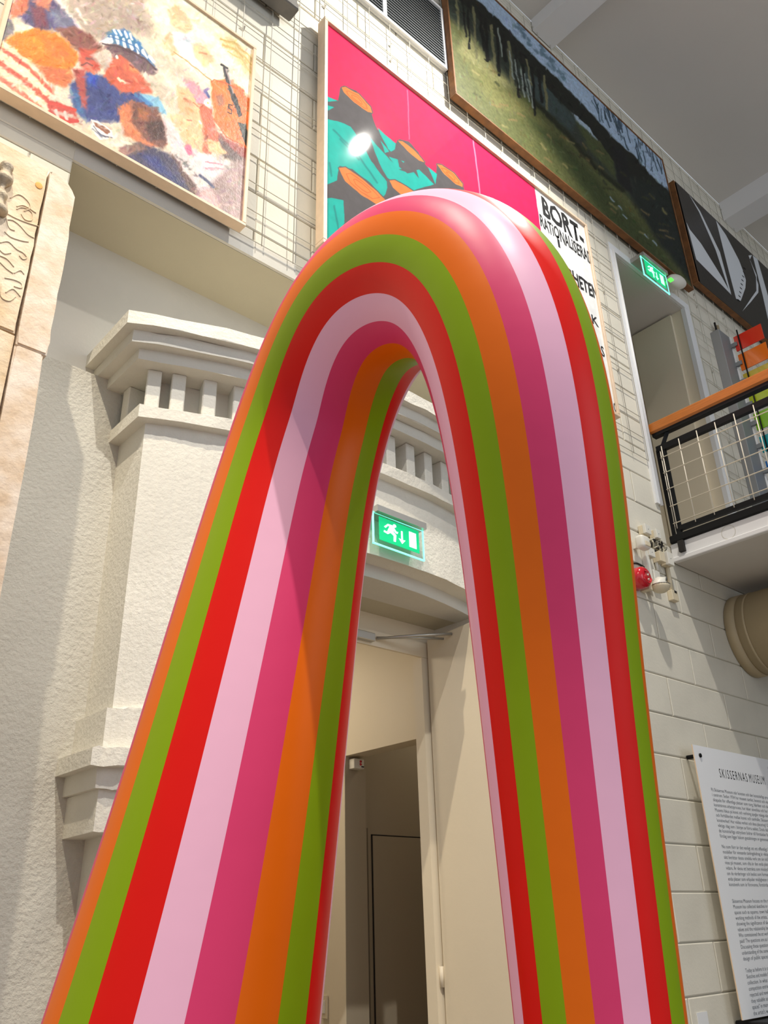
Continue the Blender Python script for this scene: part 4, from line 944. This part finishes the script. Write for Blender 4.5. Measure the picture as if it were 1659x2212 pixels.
tube('cable', M['dark'], [tuple(at_y(u, v, WALL - 0.006)) for u, v in spl([(1366, 1217), (1376, 1217), (1388, 1223), (1399, 1231)])], 0.005, cb)
tr = thing('cable_trunking', 'white vertical cable trunking running down beside the red alarm', 'trunking')
q = from_px([(1398, 1185), (1404, 1276)], WALL - 0.03)
xa = at_y(1399, 1220, WALL - 0.03)[0]
box('channel', M['plastic'], xa, xa + 0.035, WALL - 0.03, WALL - 0.001, at_y(1402, 1250, WALL - .03)[2], at_y(1400, 1184, WALL - .03)[2], tr, 0.002)
q = from_px([(1400, 1249), (1411, 1275)], WALL - 0.06)
box('end_box', M['cream_plastic'], q[0], q[1], WALL - 0.06, WALL - 0.001, q[2], q[3], tr, 0.002)
wl = thing('wall_lamp_sensor', 'white wall lamp with downturned half dome under a flat back plate', 'lamp')
q = from_px([(1408, 1230), (1425, 1253)], WALL - 0.02)
box('back_plate', M['plastic'], q[0], q[1], WALL - 0.03, WALL - 0.001, q[2] - 0.03, q[3], wl, 0.004)
Pd = at_y(1427, 1266, WALL - 0.085)
bm = bmesh.new(); bmesh.ops.create_uvsphere(bm, u_segments=24, v_segments=12, radius=1)
for v in bm.verts: v.co = Vector((Pd[0] + v.co.x * 0.052, Pd[1] + v.co.y * 0.052, Pd[2] + (v.co.z * 0.040 if v.co.z < 0 else v.co.z * 0.006)))
finish(bm, 'dome', M['cream_plastic'], wl, True)
bm = bmesh.new(); tube_bm(bm, [(Pd[0], Pd[1], Pd[2] + 0.004), (Pd[0], Pd[1], Pd[2] + 0.012), (Pd[0] - .01, Pd[1] + .02, Pd[2] + 0.036)], [0.054, 0.052, 0.026], 24); finish(bm, 'cap', M['plastic'], wl, True)
box('arm', M['cream_plastic'], Pd[0] - 0.018, Pd[0] + 0.014, Pd[1] + 0.02, WALL - 0.004, Pd[2] + 0.01, Pd[2] + 0.034, wl)
th = thing('thermostat', 'small cream thermostat with dark display under the vertical conduit', 'thermostat')
q = from_px([(1450, 1273), (1467, 1300)], WALL - 0.03)
box('body', M['cream_plastic'], q[0], q[1], WALL - 0.032, WALL - 0.001, q[2], q[3], th, 0.003)
box('display', M['ink'], (q[0] + q[1]) / 2 - 0.005, q[1] - 0.012, WALL - 0.0335, WALL - 0.03, (q[2] + q[3]) / 2 + 0.016, (q[2] + q[3]) / 2 + 0.030, th)
cp = thing('conduit_pipe', 'cream conduit pipe running down from the junction box to the thermostat', 'pipe')
xq = (q[0] + q[1]) / 2
tube('pipe', M['cream_plastic'], [(xq, WALL - 0.014, q[3] - 0.005), (xq, WALL - 0.014, at_y(1450, 1222, WALL)[2])], 0.012, cp)
cp2 = thing('conduit_pipe', 'thin white conduit pipe from the middle junction box to the wall lamp', 'pipe')
pA = at_y(1414, 1204, WALL - .012); pB = at_y(1417, 1231, WALL - .012)
tube('pipe', M['plastic'], [(pA[0] + .01, WALL - .012, pA[2]), (pA[0] + .01, WALL - .012, pB[2])], 0.009, cp2)

# ------------------------------------------------------------------ museum text panel
tp = thing('text_panel', 'white museum text panel on black standoffs at the right edge', 'sign')
YP = WALL - 0.075
sx0 = at_y(1496, 1610, YP)[0]; sz1 = at_y(1496, 1608, YP)[2]; sz0 = at_y(1606, 2204, YP)[2]; sx1 = sx0 + 0.86
tpb = box('board', M['board'], sx0, sx1, YP, YP + 0.006, sz0, sz1, tp)
box('board_edge', M['pale_wood'], sx0 - 0.0012, sx0, YP + 0.0005, YP + 0.006, sz0, sz1, tp)
for xx, zz in ((sx0 + 0.055, sz1 - 0.05), (sx1 - 0.055, sz1 - 0.05), (sx1 - 0.055, sz0 + 0.05)):
    tube('standoff', M['black'], [(xx, YP - 0.006, zz), (xx, WALL - 0.003, zz)], 0.011, tp)
YT = YP - 0.0006
def xz(u, v): p = at_y(u, v, YP); return p[0], p[2]
h0 = xz(1556, 1681); h1 = xz(1652, 1689)
zt0, zt1 = min(h0[1], h1[1]) + 0.004, xz(1557, 1660)[1] - 0.002
text_mesh('title_word', 'SKISSERNAS', M['ink'], tpb, h0[0], h0[0] + (h1[0] - h0[0]) * 0.60, zt0, zt1, YT, bold=-0.004, space=1.35)
text_mesh('title_word', 'MUSEUM', M['ink'], tpb, h0[0] + (h1[0] - h0[0]) * 0.645, h1[0], zt0, zt1, YT, bold=-0.004, space=1.35)
sv = ['På Skissernas Museum står konsten och den konstnärliga processen', 'i centrum. Sedan 1934 har museet samlat, bevarat och visat skisser', 'skapade för offentliga platser som torg, fabriker och skolor. Skisserna ger', 'konstnärens arbetsprocess, hur idéer utvecklas och hur konstverk tar form.', 'Museets fokus på konst och verkning speglar många viktiga skeenden', 'och förhållandet mellan konst och samhälle. Skisserna ställer frågor', 'konstverket? Hur valdes verket och dess placering? Och vem betalade?', 'viktiga idag som i början av förra seklet. Dock diskuterades', 'de konstnärliga uttrycken bidrar till förståelse för de ibland komplexa', 'förslag som ligger bakom gestaltningen av gemensamma rum.', '',
      'Nu som förr är det vanligt att ett offentligt konstverk väljs ut', 'modeller för vinnande tävlingsbidrag är viktigt representerade', 'sätt berättar dessa utvalda verk om sin tid? Även förslag', 'visas på museet, som ofta är den enda plats där tankarna', 'vidare. Är dessa att betrakta som misslyckanden eller', 'om de värderingar och beslut som formar offentliga', 'enda platser som erbjuder möjligheten att studera', 'konstverk som är försvunna, förstörda eller på annat', '', '',
      'Skissernas Museum focuses on the role of sketches', 'Museum has collected sketches in many different', 'spaces such as squares, town halls and schools', 'working methods of the artists, how ideas', 'showing the significance of sketches as', 'values and the relationship between art', 'Who commissioned the art work? How was', 'paid? The questions are as important', 'Discussing these questions as well', 'understanding of the sometimes', 'design of public spaces.', '',
      'Today as before it is common', 'Sketches and models form', 'collection. In what way', 'competition entries', 'rejected and never', 'they valuable sources', 'spaces" in many', 'the artist\'s work']
zA = xz(1537, 1706)[1]; zB = xz(1628, 2190)[1]; xL = (xz(1535, 1706)[0] + xz(1629, 2190)[0]) / 2
nL = len(sv)
bmj = []
for i, s_ in enumerate(sv):
    if not s_: continue
    z = zA + (zB - zA) * i / (nL - 1)
    w = 0.0105 * len(s_)
    text_mesh('text_line', s_, M['grey_ink'], tpb, xL, xL + w, z - 0.006, z + 0.011, YT, bold=-0.004, ch=0.72)
cb2 = thing('black_cabinet', 'black cabinet top just showing below the white text panel', 'cabinet')
zc = sz0 - 0.008
box('top', M['black'], 4.16, 5.3, 2.02, WALL - 0.005, zc - 0.06, zc, cb2, 0.006)
box('body', M['black'], 4.22, 5.24, 2.06, WALL - 0.005, 0.0, zc - 0.06, cb2)
lb = thing('wall_label', 'small torn white paper label on the blocks left of the text panel', 'label')
q = from_px([(1504, 2188), (1534, 2230)], WALL - 0.003)
box('paper', M['white'], q[0], q[1], WALL - 0.005, WALL - 0.002, q[2], q[3], lb)

# ------------------------------------------------------------------ fittings in the passage
cbx = thing('call_box', 'small white alarm box with red lights high in the passage corner', 'box')
q0 = at_y(755, 1640, 3.235); q1 = at_y(777, 1664, 3.235)
box('body', M['plastic'], q0[0], q1[0], 3.20, 3.242, q1[2], q0[2], cbx, 0.002)
for f_ in (0.45, 0.72): tube('lamp', M['red_plastic'], [(q0[0] + (q1[0] - q0[0]) * 0.62, 3.196, q1[2] + (q0[2] - q1[2]) * f_), (q0[0] + (q1[0] - q0[0]) * 0.62, 3.201, q1[2] + (q0[2] - q1[2]) * f_)], 0.006, cbx)
box('slot', M['ink'], q0[0] + 0.045, q1[0] - 0.004, 3.197, 3.201, q1[2] + 0.008, q1[2] + 0.013, cbx)
sw = thing('light_switch', 'cream light switch low on the passage wall inside the portal', 'switch')
box('plate', M['cream_plastic'], XW - 0.012, XW - 0.001, 3.365, 3.405, 1.235, 1.325, sw, 0.002)
box('rocker', M['plastic'], XW - 0.016, XW - 0.011, 3.375, 3.395, 1.255, 1.305, sw, 0.001)
